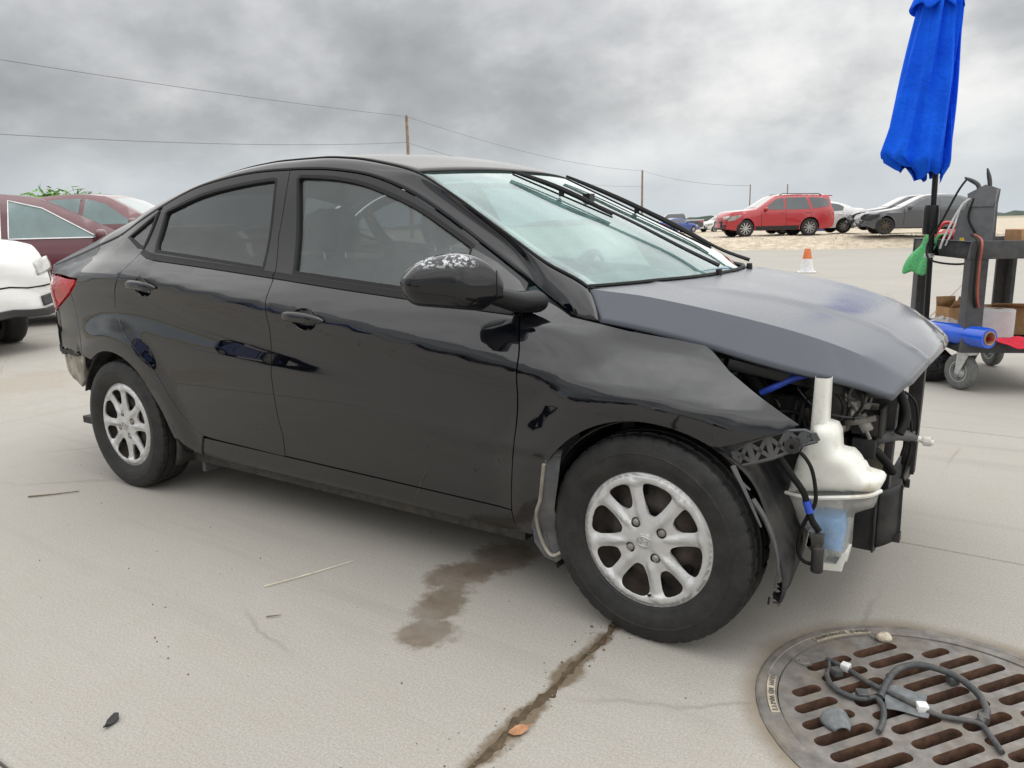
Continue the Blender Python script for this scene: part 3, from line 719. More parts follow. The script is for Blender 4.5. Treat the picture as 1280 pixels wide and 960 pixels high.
# roof, screens, boot lid, hood
def top_part(name, fun, nu, nv, mat, th=.01, parent=car, ang=50, off=-1):
    o = MB().grid(fun, nu, nv).build(name, mat, parent, ang=ang)
    if parent == car: into(o)
    if th: m = o.modifiers.new('s', 'SOLIDIFY'); m.thickness = th; m.offset = off
    return o
def Xhead(w): return -.872-.118*abs(w)**1.8
def Xbase(w): return -.088-.172*abs(w)**2.4
def wsgrid(dz, e0=0, e1=0, ew=1.0):
    def f(u, v):
        w_ = (-1+2*v)*ew; x = (Xhead(w_)-e0)+(Xbase(w_)+e1-Xhead(w_)+e0)*u
        y = w_*YT(x); return (x, y, topZ(x, y)+dz)
    return f
ws = top_part('windshield', wsgrid(.001), 26, 30, 'glass_screen', .004)
def wsborder(u, v):   # dark frit round the edge, closed ring
    pass
roof = top_part('roof', lambda u, v: (lambda w_: (lambda x: (x, w_*YT(x), topZ(x, w_*YT(x))+.003))(Xhead(w_)-.006+(-2.44-.1*(1-w_*w_)*0-Xhead(w_)+.006)*u))(-1+2*v), 40, 30, 'paint_roof', .012)
rgl = top_part('rear_window', lambda u, v: (lambda w_: (lambda x: (x, w_*YT(x)*.97, topZ(x, w_*YT(x)*.97)+.001))(-2.447-.60*u))(-1+2*v), 16, 20, 'glass_side', .004)
boot = top_part('boot_lid', lambda u, v: (lambda w_: (lambda x: (x, w_*YT(x), topZ(x, w_*YT(x))+.003))(-3.052-.40*u))(-1+2*v), 14, 20, 'paint_black', .012)
def backend(u, v):
    z = .945-.345*u; w_ = -1+2*v; y = w_*.615; x = -3.525+.085*abs(w_)**3; return (x, y, z)
top_part('rear_bumper', backend, 8, 18, 'paint_black', .02)
top_part('boot_face', lambda u, v: (lambda w_: (-3.452-.068*u+.085*abs(w_)**3*u, w_*.612, .99-.045*u))(-1+2*v), 3, 14, 'paint_black', .01)
def Xr(v): return -.075-.187*min(1, v)**2.4+(.065*(v-1)/.35 if v > 1 else 0)
def Xf(v): return .613-.035*min(1, v)**2-(.028*(v-1)/.35 if v > 1 else 0)
def hood_pt(s, vv):
    sg = -1 if vv < 0 else 1; v = abs(vv); x = Xr(v)+(Xf(v)-Xr(v))*s
    q = hoodPt(x, v); z = q[2]
    # two pressed ridges that run in toward the nose
    yc = .43-.17*s; d = abs(q[1])-yc
    z += .007*math.exp(-(d/.02)**2)*(1 if d > 0 else 0)+.007*(math.exp(-(d/.10)**2) if d <= 0 else 0)*math.sin(math.pi*min(1, s*1.02+.04))
    return (x, sg*q[1], z)
vv_ = [-1.35+.35*i/7 for i in range(7)]+[-1+2*i/56 for i in range(57)]+[1+.35*i/7 for i in range(1, 8)]
hd = MB(); ns = 40
hd.add([hood_pt(i/ns, v) for i in range(ns+1) for v in vv_], [(i*len(vv_)+j, (i+1)*len(vv_)+j, (i+1)*len(vv_)+j+1, i*len(vv_)+j+1) for i in range(ns) for j in range(len(vv_)-1)])
hood = into(hd.build('hood', 'paint_hood', car, ang=24)); m = hood.modifiers.new('s', 'SOLIDIFY'); m.thickness = .014; m.offset = -1
# cowl below the screen
def cowl(u, v):
    w_ = -1+2*v; x0 = Xbase(w_)-.01; x1 = Xr(abs(w_))+.03; x = x0+(x1-x0)*u; y = w_*.655
    return (x, y, topZ(x0, w_*YT(x0))-.012-.012*u+.01*math.sin(u*3.1))
top_part('cowl', cowl, 6, 24, 'plastic_black', .006)
# seal lip at the hood's rear edge
# ---------------------------------------------------------------- wheels
def tyre_mesh(R=.300, W=.178):
    hw = W/2
    half = [(.190, hw*.62), (.193, hw*.80), (.199, hw*.86), (.204, hw*.88), (.215, hw*.96), (.232, hw*1.02), (.247, hw*1.025), (.2485, hw*1.035), (.2515, hw*1.035), (.253, hw*1.02), (.270, hw*.985), (.283, hw*.93), (.2905, hw*.875), (.2945, hw*.82)]
    tread = [(.2960, hw*.74), (.2965, hw*.60), (.2905, hw*.585), (.2905, hw*.51), (.2985, hw*.49), (.2990, hw*.23), (.2915, hw*.215), (.2915, hw*.14), (.2995, hw*.12)]
    prof = half+tread; prof = prof+[(r, -h) for r, h in prof[::-1]]
    nh = len(half); m = len(prof)
    def rf(i, j, r):
        k = i if i < m/2 else m-1-i
        if nh-2 <= k <= nh+1 and j % 5 == 0: return r-.0035
        if nh+4 <= k <= nh+5 and j % 6 == 2: return r-.004
        return r
    return MB().lathe(prof, axis='Y', n=210, rfun=rf)
def rim_hole(a0, half, r0, r1, n=28):
    # rounded wedge between two slim spokes, centred on angle a0
    pts = []
    for t in range(n):
        s = 2*math.pi*t/n; u, v = math.cos(s), math.sin(s)
        u = math.copysign(abs(u)**.55, u); v = math.copysign(abs(v)**.55, v)
        r = (r0+r1)/2+(r1-r0)/2*u; w_ = half-math.asin(.0185/r)
        pts.append((r*math.cos(a0+v*w_), r*math.sin(a0+v*w_)))
    return pts
def make_wheel(name):
    """axis along y, outer face toward -y"""
    w = empty(name, (0, 0, 0))
    tyre_mesh().build('tyre', 'tyre_rubber', w, ang=22, weld=False)
    yo = -.072
    big = [R_(78-90*k) for k in range(4)]; sml = [R_(33-90*k) for k in range(4)]
    holes = [rim_hole(a, R_(25), .074, .167) for a in big]+[rim_hole(a, R_(20), .096, .166) for a in sml]
    lugs = [(.055*math.cos(a), .055*math.sin(a)) for a in sml]
    holes += [circ(a, b, .0145, 14) for a, b in lugs]
    V, T = tri2d(circ(0, 0, .1925, 72), holes, .009, keep=.5)
    spk = [a+q for a in big for q in (R_(25), R_(-25))]
    def hz(x, z):
        r = math.hypot(x, z); a = math.atan2(z, x)
        y = yo-.004+.012*sst(.03, .13, r)-.014*sst(.150, .172, r)+.012*sst(.178, .1925, r)
        # spokes crowned between the openings
        d = min(abs((a-s+math.pi) % (2*math.pi)-math.pi) for s in spk)
        y -= .011*sst(.045, .085, r)*(1-sst(.160, .178, r))*(1-sst(.0, .20, d))
        y += .006*math.exp(-((r-.055)/.02)**2)*(1-sst(.1, .35, min(abs((a-s+math.pi) % (2*math.pi)-math.pi) for s in sml)))
        if r < .026: y -= .004*(1-sst(.018, .026, r))
        return y
    def hn(x, z):
        e = .0015; return ((hz(x+e, z)-hz(x-e, z))/(2*e), -1, (hz(x, z+e)-hz(x, z-e))/(2*e))
    hub = link('hubcap', surf_mesh('hubcap', V, T, lambda x, z: (x, hz(x, z), z), hn, .012), 'hubcap_silver', w)
    MB().lathe([(.192, yo+.004), (.1965, yo+.000), (.1965, yo+.012), (.190, yo+.02)], axis='Y', n=60).build('trim_ring', 'hubcap_silver', hub)
    for a, b in lugs:
        mb = MB().lathe([(.0, yo-.004), (.007, yo-.0035), (.0110, yo+.001), (.0120, yo+.010), (.0120, yo+.025)], c=(a, 0, b), axis='Y', n=12); mb.build('lug_nut', 'cast_alloy', hub, ang=50)
    # oval badge with a slanted letter
    e = MB(); ov = [(.0215*math.cos(2*math.pi*i/28), yo-.0095, .0135*math.sin(2*math.pi*i/28)) for i in range(28)]; e.tube(ov, .0016, 6, closed=True)
    for sgn in (-1, 1): e.tube(catmull([(sgn*.011-.003, yo-.0095, -.009), (sgn*.0075, yo-.0097, 0), (sgn*.011+.003, yo-.0095, .009)], 4), .0017, 6)
    e.tube(catmull([(-.008, yo-.0097, -.002), (0, yo-.0099, .001), (.008, yo-.0097, .003)], 4), .0015, 6)
    e.build('emblem', 'chrome', hub)
    # pressed steel wheel behind the cap
    sw = MB().lathe([(.0, yo+.045), (.06, yo+.045), (.075, yo+.030), (.105, yo+.026), (.13, yo+.042), (.160, yo+.056), (.178, yo+.05), (.184, yo+.03), (.190, yo+.012), (.186, .06), (.17, .075)], axis='Y', n=40).build('steel_wheel', 'rust_steel', w, ang=60)
    for k in range(8):
        a = 2*math.pi*k/8+.2; MB().lathe([(0, yo+.030), (.014, yo+.030), (.016, yo+.036)], c=(.132*math.cos(a), 0, .132*math.sin(a)), axis='Y', n=10).build('vent_hole', 'rubber', sw)
    MB().lathe([(.0, .03), (.125, .03), (.125, .05), (0, .05)], axis='Y', n=32).build('brake_disc', 'dark_metal', w)
    MB().tube(catmull([(.02, yo+.03, -.168), (.018, yo+.005, -.160), (.016, yo-.01, -.155)], 4), .004, 8).build('valve', 'rubber', w)
    return w
W0 = make_wheel('wheel'); W0.parent = car
for x, y, rot, spin in ((0, -.75, R_(-2), 0), (-2.57, -.75, 0, 12), (0, .75, R_(178), 30), (-2.57, .75, math.pi, 50)):
    wv = W0 if (x == 0 and y < 0) else copy_tree(W0, car)
    wv.location = (x+1.3, y, .295); wv.rotation_euler = (0, R_(spin), rot); wv.rotation_mode = 'XYZ'
# ---------------------------------------------------------------- wheel houses, liners, underbody
def liner(cx, r, a0, a1, y0, y1, name, mat='plastic_black', ridges=True):
    def f(u, v):
        a = R_(a0+(a1-a0)*u); rr = r+(.006*math.sin(v*22) if ridges else 0); y = y0+(y1-y0)*v
        return (cx+rr*math.cos(a), y, .29+rr*math.sin(a))
    o = MB().grid(f, 30, 16).build(name, mat, car, ang=60); into(o); m = o.modifiers.new('s', 'SOLIDIFY'); m.thickness = .004; return o
for s in (-1, 1):
    liner(0, .338 if s < 0 else .372, 45 if s < 0 else -8, 208, s*.80, s*.46, 'fender_liner')
    liner(-2.57, .370, -22, 160, s*.81, s*.50, 'wheel_house')
    mb = MB(); mb.box((-.40, s*.47, .25), (.36, s*.44, .66)); into(mb.build('inner_fender', 'plastic_black', car))
    mb = MB(); mb.box((-3.0, s*.505, .25), (-2.1, s*.48, .70)); into(mb.build('inner_wheel_house', 'plastic_black', car))
mb = MB().box((-3.2, -.70, .20), (-.05, .70, .235)); into(mb.build('floor_pan', 'plastic_black', car))
for s in (-1, 1):
    mb = MB(); mb.box((-2.2, s*.66, .165), (-.45, s*.74, .215)); into(mb.build('sill_rail', 'dark_metal', car))
# torn front part of the near liner with a ragged lower edge and ridges
rg = random.Random(11); mb = MB()
def lf(u, v):
    a = R_(58-80*u); r = .338+.024*u; z = .29+r*math.sin(a); x = r*math.cos(a); y = -.805+.30*v
    if u > .98: x += rg.uniform(-.01, .012); z += rg.uniform(-.025, .02)
    rb = .005*max(0, math.sin(v*25))
    return (x+rb*math.cos(a)+.01*math.sin(u*9+v*3), y, max(.195, z))
mb.grid(lf, 26, 36); o = into(mb.build('splash_liner', 'plastic_black', car, ang=40)); m = o.modifiers.new('s', 'SOLIDIFY'); m.thickness = .003
mb = MB()
for i in range(5):
    y = -.80+.04*i; mb.tube([(.33+.003*i, y, .205), (.335+rg.uniform(-.01, .01), y+rg.uniform(-.01, .01), .188+rg.uniform(-.005, .005))], .003, 5)
tag(into(mb.build('torn_edge', 'plastic_black', car)), kind='stuff')
mb = MB()   # broken strips hanging off the arch
for pts in ([(.235, -.835, .55), (.262, -.845, .51), (.295, -.85, .45), (.315, -.85, .41)], [(.285, -.83, .47), (.318, -.825, .42), (.342, -.815, .35), (.350, -.81, .29), (.342, -.805, .235)], [(.235, -.835, .55), (.25, -.83, .515), (.275, -.82, .49)]):
    c = catmull(pts, 6); mb.tube(c, [.007*(1-.75*i/len(c))+.001 for i in range(len(c))], 4)
into(mb.build('broken_strip', 'plastic_grey', car))
# mud flap behind the front wheel
fl = [(-.292, .50), (-.306, .468), (-.316, .40), (-.352, .315), (-.385, .25), (-.378, .20), (-.342, .158), (-.300, .150), (-.272, .175), (-.266, .205), (-.285, .23), (-.288, .33), (-.272, .43), (-.262, .50)]
V, T = tri2d(fl, (), .02)
for s in (-1, 1):
    def fp(x, z): return (x, s*(sideY(max(x, -.40), max(z, .24))+.004-.03*sst(-.30, -.26, x)), z)
    def fnm(x, z):
        e = .003; a = Vector(fp(x+e, z))-Vector(fp(x-e, z)); b = Vector(fp(x, z+e))-Vector(fp(x, z-e)); n = a.cross(b); return n if n.y*s > 0 else -n
    fo = into(link('mud_flap', surf_mesh('mud_flap', V, T, fp, fnm, .02), 'plastic_grey', car))
    ed = [(-.300, .478), (-.310, .43), (-.326, .36), (-.352, .30), (-.352, .22), (-.318, .172), (-.285, .185)]
    mb = MB(); mb.tube(catmull([Vector(fp(x, z))+Vector((0, s*.003, 0)) for x, z in ed], 5), .0055, 6); mb.build('flap_edge', 'dirty_beige', fo)
for s in (-1, 1):
    mb = MB(); mb.box((-2.17, s*.60, .11), (-2.15, s*.72, .21)); into(mb.build('rear_flap', 'plastic_grey', car))
# exposed structure where the rear bumper is torn off
def rearbeam(u, v):
    w_ = -1+2*v; y = w_*.70; x = -3.44+.30*abs(w_)**2.2; z = .60-.15*u
    return (x+.05*u*u+.004*math.sin(40*v+9*u), y, z+.012*math.sin(v*31)*u)
o = into(MB().grid(rearbeam, 6, 40).build('bumper_beam', 'dirty_beige', car, ang=40)); m = o.modifiers.new('s', 'SOLIDIFY'); m.thickness = .02
for s in (-1, 1):
    V, T = tri2d([(-3.26, .60), (-3.22, .50), (-3.10, .455), (-2.96, .43), (-2.90, .47), (-2.88, .53), (-2.87, .60)], [[(-3.17, .575), (-3.15, .54), (-3.12, .575)], [(-3.09, .57), (-3.07, .545), (-3.05, .57)]], .03)
    pos, nr = yfun(s, -.012); into(link('bumper_bracket', surf_mesh('bumper_bracket', V, T, pos, nr, .01), 'dirty_beige', car))
    mb = MB()
    for i in range(9):
        x = -3.28+.045*i; y = sideY(x, .6); mb.box((x, s*y-.006, .585+rg.uniform(-.01, .01)), (x+.03, s*y+.006, .605+rg.uniform(-.004, .01)))
    into(mb.build('clip_row', 'plastic_black', car))
mb = MB().lathe([(0, -.26), (.06, -.25), (.09, -.2), (.095, .2), (.06, .25), (0, .26)], c=(-3.1, -.42, .40), axis='Y', n=18); into(mb.build('muffler', 'dark_metal', car, ang=50))
mb = MB(); mb.box((-3.30, -.62, .36), (-3.22, -.50, .46)); mb.box((-3.23, -.60, .34), (-3.05, -.58, .44)); into(mb.build('tow_bracket', 'dark_metal', car, bevel=.008))
# ---------------------------------------------------------------- mirrors
def mirror_mat():
    m, t, p = nodes('mirror_paint')
    g = t.nodes.new('ShaderNodeNewGeometry'); S = t.nodes.new('ShaderNodeSeparateXYZ'); lk(t, g.outputs['Position'], S.inputs[0])
    v = t.nodes.new('ShaderNodeTexVoronoi'); v.inputs['Scale'].default_value = 95; lk(t, g.outputs['Position'], v.inputs['Vector'])
    n = noise(t, 24, 3, .6, vec=g.outputs['Position'])
    zone = mth(t, 'MULTIPLY', ramp(t, S.outputs[2], [(.0, 0), (1, 1)]), 1)
    zm = t.nodes.new('ShaderNodeMapRange'); lk(t, S.outputs[2], zm.inputs[0]); zm.inputs[1].default_value = 1.036; zm.inputs[2].default_value = 1.052
    ym = t.nodes.new('ShaderNodeMapRange'); lk(t, mth(t, 'ABSOLUTE', S.outputs[1]), ym.inputs[0]); ym.inputs[1].default_value = .925; ym.inputs[2].default_value = .95
    f = mth(t, 'MULTIPLY', mth(t, 'MULTIPLY', zm.outputs[0], ym.outputs[0]), mth(t, 'MULTIPLY', ramp(t, noise(t, 85, 4, .62, vec=g.outputs['Position']).outputs[0], [(.50, 0), (.54, 1)]), ramp(t, n.outputs[0], [(.44, 0), (.50, 1)])))
    lk(t, mix(t, f, (.003, .0035, .005), (.58, .60, .62)), p.inputs['Base Color'])
    lk(t, mth(t, 'MULTIPLY_ADD', f, .5, .12), p.inputs['Roughness']); lk(t, mth(t, 'SUBTRACT', 1, f), p.inputs['Coat Weight']); p.inputs['Coat Roughness'].default_value = .03; p.inputs['Specular IOR Level'].default_value = .05
mirror_mat()
simple('mirror_glass', (.55, .58, .6), .03, metal=1, var=.02)
def make_mirror(s):
    root = empty('door_mirror', (1.3, 0, 0), parent=car)
    A = Vector((-.428, .860, .970)); B = Vector((-.672, 1.018, 1.012)); L = B-A
    D = Vector((L.y, -L.x, 0)).normalized()
    if D.x < 0: D = -D
    def prof(t):
        top = .020+.078*math.sin(math.pi*min(1, t*1.0)**.80)**.75*(1-.10*t); bot = .022+.042*sst(0, .25, t)
        rr = (1-((t-.80)/.20)**2)**.5 if t > .80 else 1
        return top*(.10+.90*rr), bot*(.10+.90*rr), (.020+.055*sst(0, .45, t))*(.08+.92*rr)
    def f(u, v):
        t = u; c = A+L*t+Vector((0, 0, -.012*t)); top, bot, dep = prof(min(t, .9999)); a = 2*math.pi*v
        ca, sa = math.cos(a), math.sin(a); ca = math.copysign(abs(ca)**.85, ca); sa = math.copysign(abs(sa)**.85, sa)
        q = c+D*(dep*ca*(1.15 if ca > 0 else .55))+Vector((0, 0, (top if sa > 0 else bot)*sa))
        return (q.x, s*q.y, q.z)
    mb = MB().grid(f, 28, 32); mb.build('mirror_housing', 'mirror_paint', root, ang=60)
    # seam round the cap
    mb = MB(); mb.tube([(lambda q: (q[0], q[1], q[2]))(f(.06+.0*i, i/40)) for i in range(40)], .0022, 5, closed=True); mb.build('cap_seam', 'rubber', root)
    mb = MB(); c = A+L*.55-D*.034
    pts = [c+L*.42*math.cos(2*math.pi*i/24)+Vector((0, 0, .052*math.sin(2*math.pi*i/24)+.004)) for i in range(24)]
    mb.add([(p.x, s*p.y, p.z) for p in pts]+[(p.x-D.x*.004, s*(p.y-D.y*.004), p.z) for p in pts], [tuple(range(24)), tuple(range(47, 23, -1))]+[(i, (i+1) % 24, 24+(i+1) % 24, 24+i) for i in range(24)])
    mb.build('mirror_glass', 'mirror_glass', root)
    foot = [(-.395, .755, .930), (-.42, .80, .932), (-.445, .84, .945), (-.47, .885, .962)]
    def ft(u, v):
        P = catmull(foot, 6); q = P[min(len(P)-1, int(round(u*(len(P)-1))))]; a = 2*math.pi*v
        return (q.x+(.052-.022*u)*math.cos(a), s*q.y, q.z+(.034-.008*u)*math.sin(a))
    mb = MB().grid(ft, 18, 18); mb.build('mirror_arm', 'satin_black', root, ang=60)
make_mirror(-1); make_mirror(1)
# ---------------------------------------------------------------- wipers, cowl lip
def wiper(base, pts_arm, blade, name='wiper'):
    root = empty(name, (1.3, 0, 0), parent=car)
    mb = MB(); c = catmull(pts_arm, 6); mb.tube(c, [.008-.004*i/len(c) for i in range(len(c))], 6); mb.lathe([(0, .004), (.010, .003), (.012, -.01), (.012, -.03)], c=base, n=12); mb.build('wiper_arm', 'satin_black', root)
    a, b = Vector(blade[0]), Vector(blade[1]); n = 14
    mb = MB()
    pts = [a.lerp(b, i/n)+Vector((0, 0, .012*math.sin(math.pi*i/n)+.012)) for i in range(n+1)]
    mb.tube(pts, [  .003+.0075*math.sin(math.pi*(i+.6)/(n+1.2))**.5 for i in range(n+1)], 6)
    for k in (.5,):
        q = a.lerp(b, k); mb.box(q+Vector((-.008, -.006, -.002)), q+Vector((.008, .006, .022)))
    mb.build('wiper_blade', 'rubber', root)
    mb = MB(); mb.tube([a.lerp(b, i/n)+Vector((0, 0, .002)) for i in range(n+1)], .0035, 5); mb.build('rubber_edge', 'rubber', root)
def tz(x, y, d=0): return (x, y, topZ(x, y)+d)
wiper((-.075, -.075, .985), [(-.075, -.075, 1.0), (-.20, -.088, topZ(-.20, -.088)+.026), (-.40, -.128, topZ(-.40, -.128)+.030), (-.61, -.172, topZ(-.61, -.172)+.032)], (tz(-.82, -.210, .012), tz(-.445, -.140, .012)))
wiper((-.085, .30, .985), [(-.085, .30, 1.0), (-.20, .27, topZ(-.20, .265)+.028), (-.36, .235, topZ(-.36, .235)+.034), (-.52, .20, topZ(-.52, .2)+.034)], (tz(-.80, .155, .012), tz(-.22, .255, .012)))
mb = MB()
lip = [hood_pt(0, -1+2*i/40) for i in range(41)]
mb.tube([(x-.006, y, z+.004) for x, y, z in lip], .007, 6); into(mb.build('hood_seal', 'rubber', car))
mb = MB(); mb.tube([(x, y, z+.004) for x, y, z in [tz(Xbase(-1+2*i/40)+.004, (-1+2*i/40)*YT(Xbase(-1+2*i/40))) for i in range(41)]], .006, 6); into(mb.build('screen_molding', 'rubber', car))
mb = MB(); mb.tube([tz(Xhead(-1+2*i/30)-.002, (-1+2*i/30)*YT(Xhead(-1+2*i/30)), .002) for i in range(31)], .004, 6); into(mb.build('header_molding', 'rubber', car))
for s in (-1, 1):
    mb = MB(); mb.tube([(x, s*YT(x), ZT(x)+.002) for x in [-.262-.03*i for i in range(73)]], .0045, 6); into(mb.build('roof_molding', 'rubber', car))
mb = MB(); mb.tube(catmull([(-2.35, 0, 1.395), (-2.37, 0, 1.43), (-2.42, 0, 1.455)], 4), [.02-.0018*i for i in range(9)], 6); into(mb.build('antenna', 'satin_black', car))
# ---------------------------------------------------------------- cabin
def pillow(poly, y0, y1, rr=.05, h=.04, plane='XZ'):
    V, T = tri2d(poly, (), h); rs = resample(poly, h); c = (y0+y1)/2; hw = (y1-y0)/2
    def k(x, z):
        d = min(1, segdist((x, z), rs)/rr); return hw*(.35+.65*math.sqrt(max(0, 1-(1-d)**2)))
    vs = [(x, c-k(x, z), z) for x, z in V]+[(x, c+k(x, z), z) for x, z in V]; n = len(V)
    cnt = {(a, b) for t in T for a, b in ((t[0], t[1]), (t[1], t[2]), (t[2], t[0]))}
    return vs, list(T)+[tuple(i+n for i in t[::-1]) for t in T]+[(b, a, a+n, b+n) for a, b in cnt if (b, a) not in cnt]
for s in (-1, 1):
    seat = empty('front_seat', (1.3, 0, 0), parent=car)
    mb = MB(); mb.add(*pillow([(-1.42, .52), (-1.52, .75), (-1.585, 1.0), (-1.61, 1.03), (-1.66, 1.02), (-1.66, .95), (-1.58, .62), (-1.52, .48)], s*.36-.24, s*.36+.24, .06)); mb.build('backrest', 'fabric_dark', seat, ang=60)
    mb = MB(); mb.add(*pillow([(-1.50, .38), (-1.48, .55), (-1.25, .56), (-1.02, .59), (-.98, .55), (-1.0, .42), (-1.2, .38)], s*.36-.25, s*.36+.25, .06)); mb.build('seat_cushion', 'fabric_dark', seat, ang=60)
    hr = empty('headrest', (0, 0, 0), parent=seat)
    mb = MB(); mb.add(*pillow([(-1.575, 1.075), (-1.57, 1.15), (-1.60, 1.225), (-1.64, 1.235), (-1.675, 1.21), (-1.68, 1.13), (-1.65, 1.06), (-1.60, 1.055)], s*.36-.135, s*.36+.135, .04, .025)); mb.build('headrest_pad', 'fabric_dark', hr, ang=60)
    mb = MB()
    for q in (-.06, .06): mb.cyl((-1.62, s*.36+q, 1.0), (-1.63, s*.36+q, 1.10), .006, 8)
    mb.build('headrest_post', 'chrome', hr)
rs_ = empty('rear_seat', (1.3, 0, 0), parent=car)
mb = MB(); mb.add(*pillow([(-2.33, .52), (-2.48, .95), (-2.50, 1.02), (-2.56, 1.02), (-2.60, .9), (-2.5, .5)], -.62, .62, .06)); mb.build('backrest', 'fabric_dark', rs_, ang=60)
mb = MB(); mb.add(*pillow([(-2.5, .40), (-2.4, .56), (-2.0, .56), (-1.96, .5), (-2.0, .38)], -.62, .62, .05)); mb.build('seat_cushion', 'fabric_dark', rs_, ang=60)
for s in (-1, 1):
    mb = MB(); mb.add(*pillow([(-2.52, 1.03), (-2.53, 1.14), (-2.57, 1.16), (-2.62, 1.13), (-2.61, 1.03)], s*.34-.13, s*.34+.13, .03, .03)); mb.build('headrest', 'fabric_dark', rs_, ang=60)
mb = MB(); mb.add(*pillow([(-.30, .60), (-.20, .90), (-.25, .955), (-.45, .965), (-.66, .945), (-.75, .88), (-.74, .70), (-.66, .55)], -.67, .67, .03)); into(mb.build('dashboard', 'trim_grey', car, ang=50))
mb = MB(); mb.lathe([(.185, -.013), (.198, 0), (.185, .013), (.172, 0)], axis='X', n=40, close=True)
for a in (0, 2.2, 4.1): mb.beam((0, 0, 0), (0, .18*math.cos(a-.6), .18*math.sin(a-.6)), .05, .015, (1, 0, 0))
mb.ell((0.01, 0, 0), (.03, .06, .05)); sw = mb.build('steering_wheel', 'satin_black', car, ang=60); sw.location = (1.3-.86, .36, .86); sw.rotation_euler = (0, R_(24), 0)
mb = MB(); mb.box((-.63, -.02, 1.20), (-.60, .02, 1.26)); mb.ell((-.645, 0, 1.215), (.018, .115, .036)); into(mb.build('rear_view_mirror', 'satin_black', car, ang=60))
mb = MB(); mb.box((-2.95, -.62, .96), (-2.56, .62, .985)); into(mb.build('parcel_shelf', 'fabric_dark', car))
for s in (-1, 1):
    for n_, pl in (('door_card', [(-1.48, .33), (-.47, .33), (-.45, .88), (-.9, .92), (-1.47, .96)]), ('door_card', [(-2.05, .36), (-1.52, .33), (-1.52, .96), (-2.33, 1.02), (-2.42, .8)])):
        into(MB().prism(pl, s*.715, s*.735).build(n_, 'trim_grey', car, bevel=.004))
    mb = MB(); mb.beam((-1.55, s*.69, .30), (-1.55, s*.69, .98), .03, .10, (1, 0, 0)); mb.beam((-1.55, s*.69, .98), (-1.61, s*.53, 1.36), .03, .08, (1, 0, 0)); into(mb.build('centre_pillar', 'trim_grey', car))
hl = top_part('headliner', lambda u, v: (lambda w_: (lambda x: (x, w_*YT(x)*.98, topZ(x, w_*YT(x))-.03))(-.95-1.5*u))(-1+2*v), 16, 12, 'trim_grey', .004)
# ---------------------------------------------------------------- engine bay, exposed at the front corner
mb = MB(); mb.box((-.16, -.64, .25), (-.12, .64, .83)); into(mb.build('firewall', 'plastic_black', car))
eng = empty('engine', (1.3, 0, 0), parent=car)
mb = MB(); mb.box((.00, -.26, .30), (.36, .22, .66)); mb.box((.03, -.22, .66), (.32, .18, .74)); mb.box((.10, -.30, .40), (.34, -.25, .62)); mb.build('engine_block', 'dark_metal', eng, bevel=.015)
mb = MB()
def alt(c, r, l):
    n = 28; mb.lathe([(0, -l), (r*.55, -l), (r*.95, -l*.8), (r, -l*.4), (r, l*.4), (r*.95, l*.8), (r*.5, l), (0, l)], c=c, axis='Y', n=n, rfun=lambda i, j, q: q*(.9 if j % 2 and i in (2, 3, 4, 5) else 1))
    for k in range(7):
        a = 2*math.pi*k/7; mb.ell((c[0]+r*.72*math.cos(a), c[1]-l*.95, c[2]+r*.72*math.sin(a)), (.012, .014, .018), 8, 5)
alt((.385, -.40, .63), .075, .07); mb.build('alternator', 'cast_alloy', eng, ang=40)
mb = MB(); mb.lathe([(0, -.012), (.02, -.014), (.05, -.006), (.055, -.012), (.06, -.012), (.06, .012), (0, .012)], c=(.37, -.50, .645), axis='Y', n=24); mb.build('pulley', 'dark_metal', eng)
mb = MB()
for k in range(9): mb.tube([(.44, -.34+.0*k, .735-.011*k), (.50, -.34, .735-.011*k)], .0038, 6)
mb.box((.445, -.345, .635), (.495, -.30, .74)); mb.build('ribbed_hose', 'plastic_grey', eng)
for pts, r, mt in ([[(.33, -.47, .74), (.40, -.46, .70), (.42, -.47, .62), (.40, -.46, .55)], .012, 'rubber'], [[(.49, -.33, .745), (.53, -.35, .69), (.56, -.37, .62), (.55, -.40, .57)], .013, 'rubber'],
                   [[(.44, -.40, .53), (.50, -.40, .55), (.54, -.36, .555), (.575, -.30, .54)], .016, 'plastic_grey'], [[(.43, -.41, .50), (.49, -.42, .52), (.52, -.40, .49), (.54, -.37, .45)], .012, 'rubber'],
                   [[(.45, -.42, .545), (.47, -.44, .50), (.50, -.44, .46)], .008, 'rubber'], [[(.10, -.55, .78), (.17, -.56, .75), (.22, -.55, .68), (.24, -.50, .60)], .024, 'rubber'], [[(.14, -.58, .70), (.22, -.60, .66), (.27, -.58, .60), (.28, -.55, .54)], .018, 'rubber']):
    mb = MB(); mb.tube(catmull(pts, 6), r, 10); mb.build('hose', mt, eng, ang=60)
mb = MB(); mb.tube(catmull([(.23, -.60, .690), (.27, -.60, .712), (.31, -.59, .735), (.345, -.585, .748)], 6), .009, 8); mb.build('hose', 'tape_blue', eng, ang=60)
mb = MB(); mb.tube(catmull([(.575, -.30, .54), (.60, -.29, .53), (.625, -.285, .525)], 4), .008, 8); mb.lathe([(.014, 0), (.014, .02)], c=(.60, -.29, .53), axis='X', n=10); mb.build('pipe_end', 'tank_plastic', eng)
mb = MB(); mb.tube([(.475, -.36, .74), (.455, -.37, .64)], .005, 8); mb.tube([(.49, -.36, .74), (.468, -.37, .64)], .004, 8); mb.build('dipstick_pipe', 'cast_alloy', eng)
mb = MB(); mb.box((.435, -.44, .565), (.505, -.38, .625)); mb.box((.505, -.445, .56), (.515, -.37, .645)); mb.box((.44, -.445, .50), (.50, -.36, .555)); mb.build('fuse_box', 'plastic_black', eng, bevel=.004)
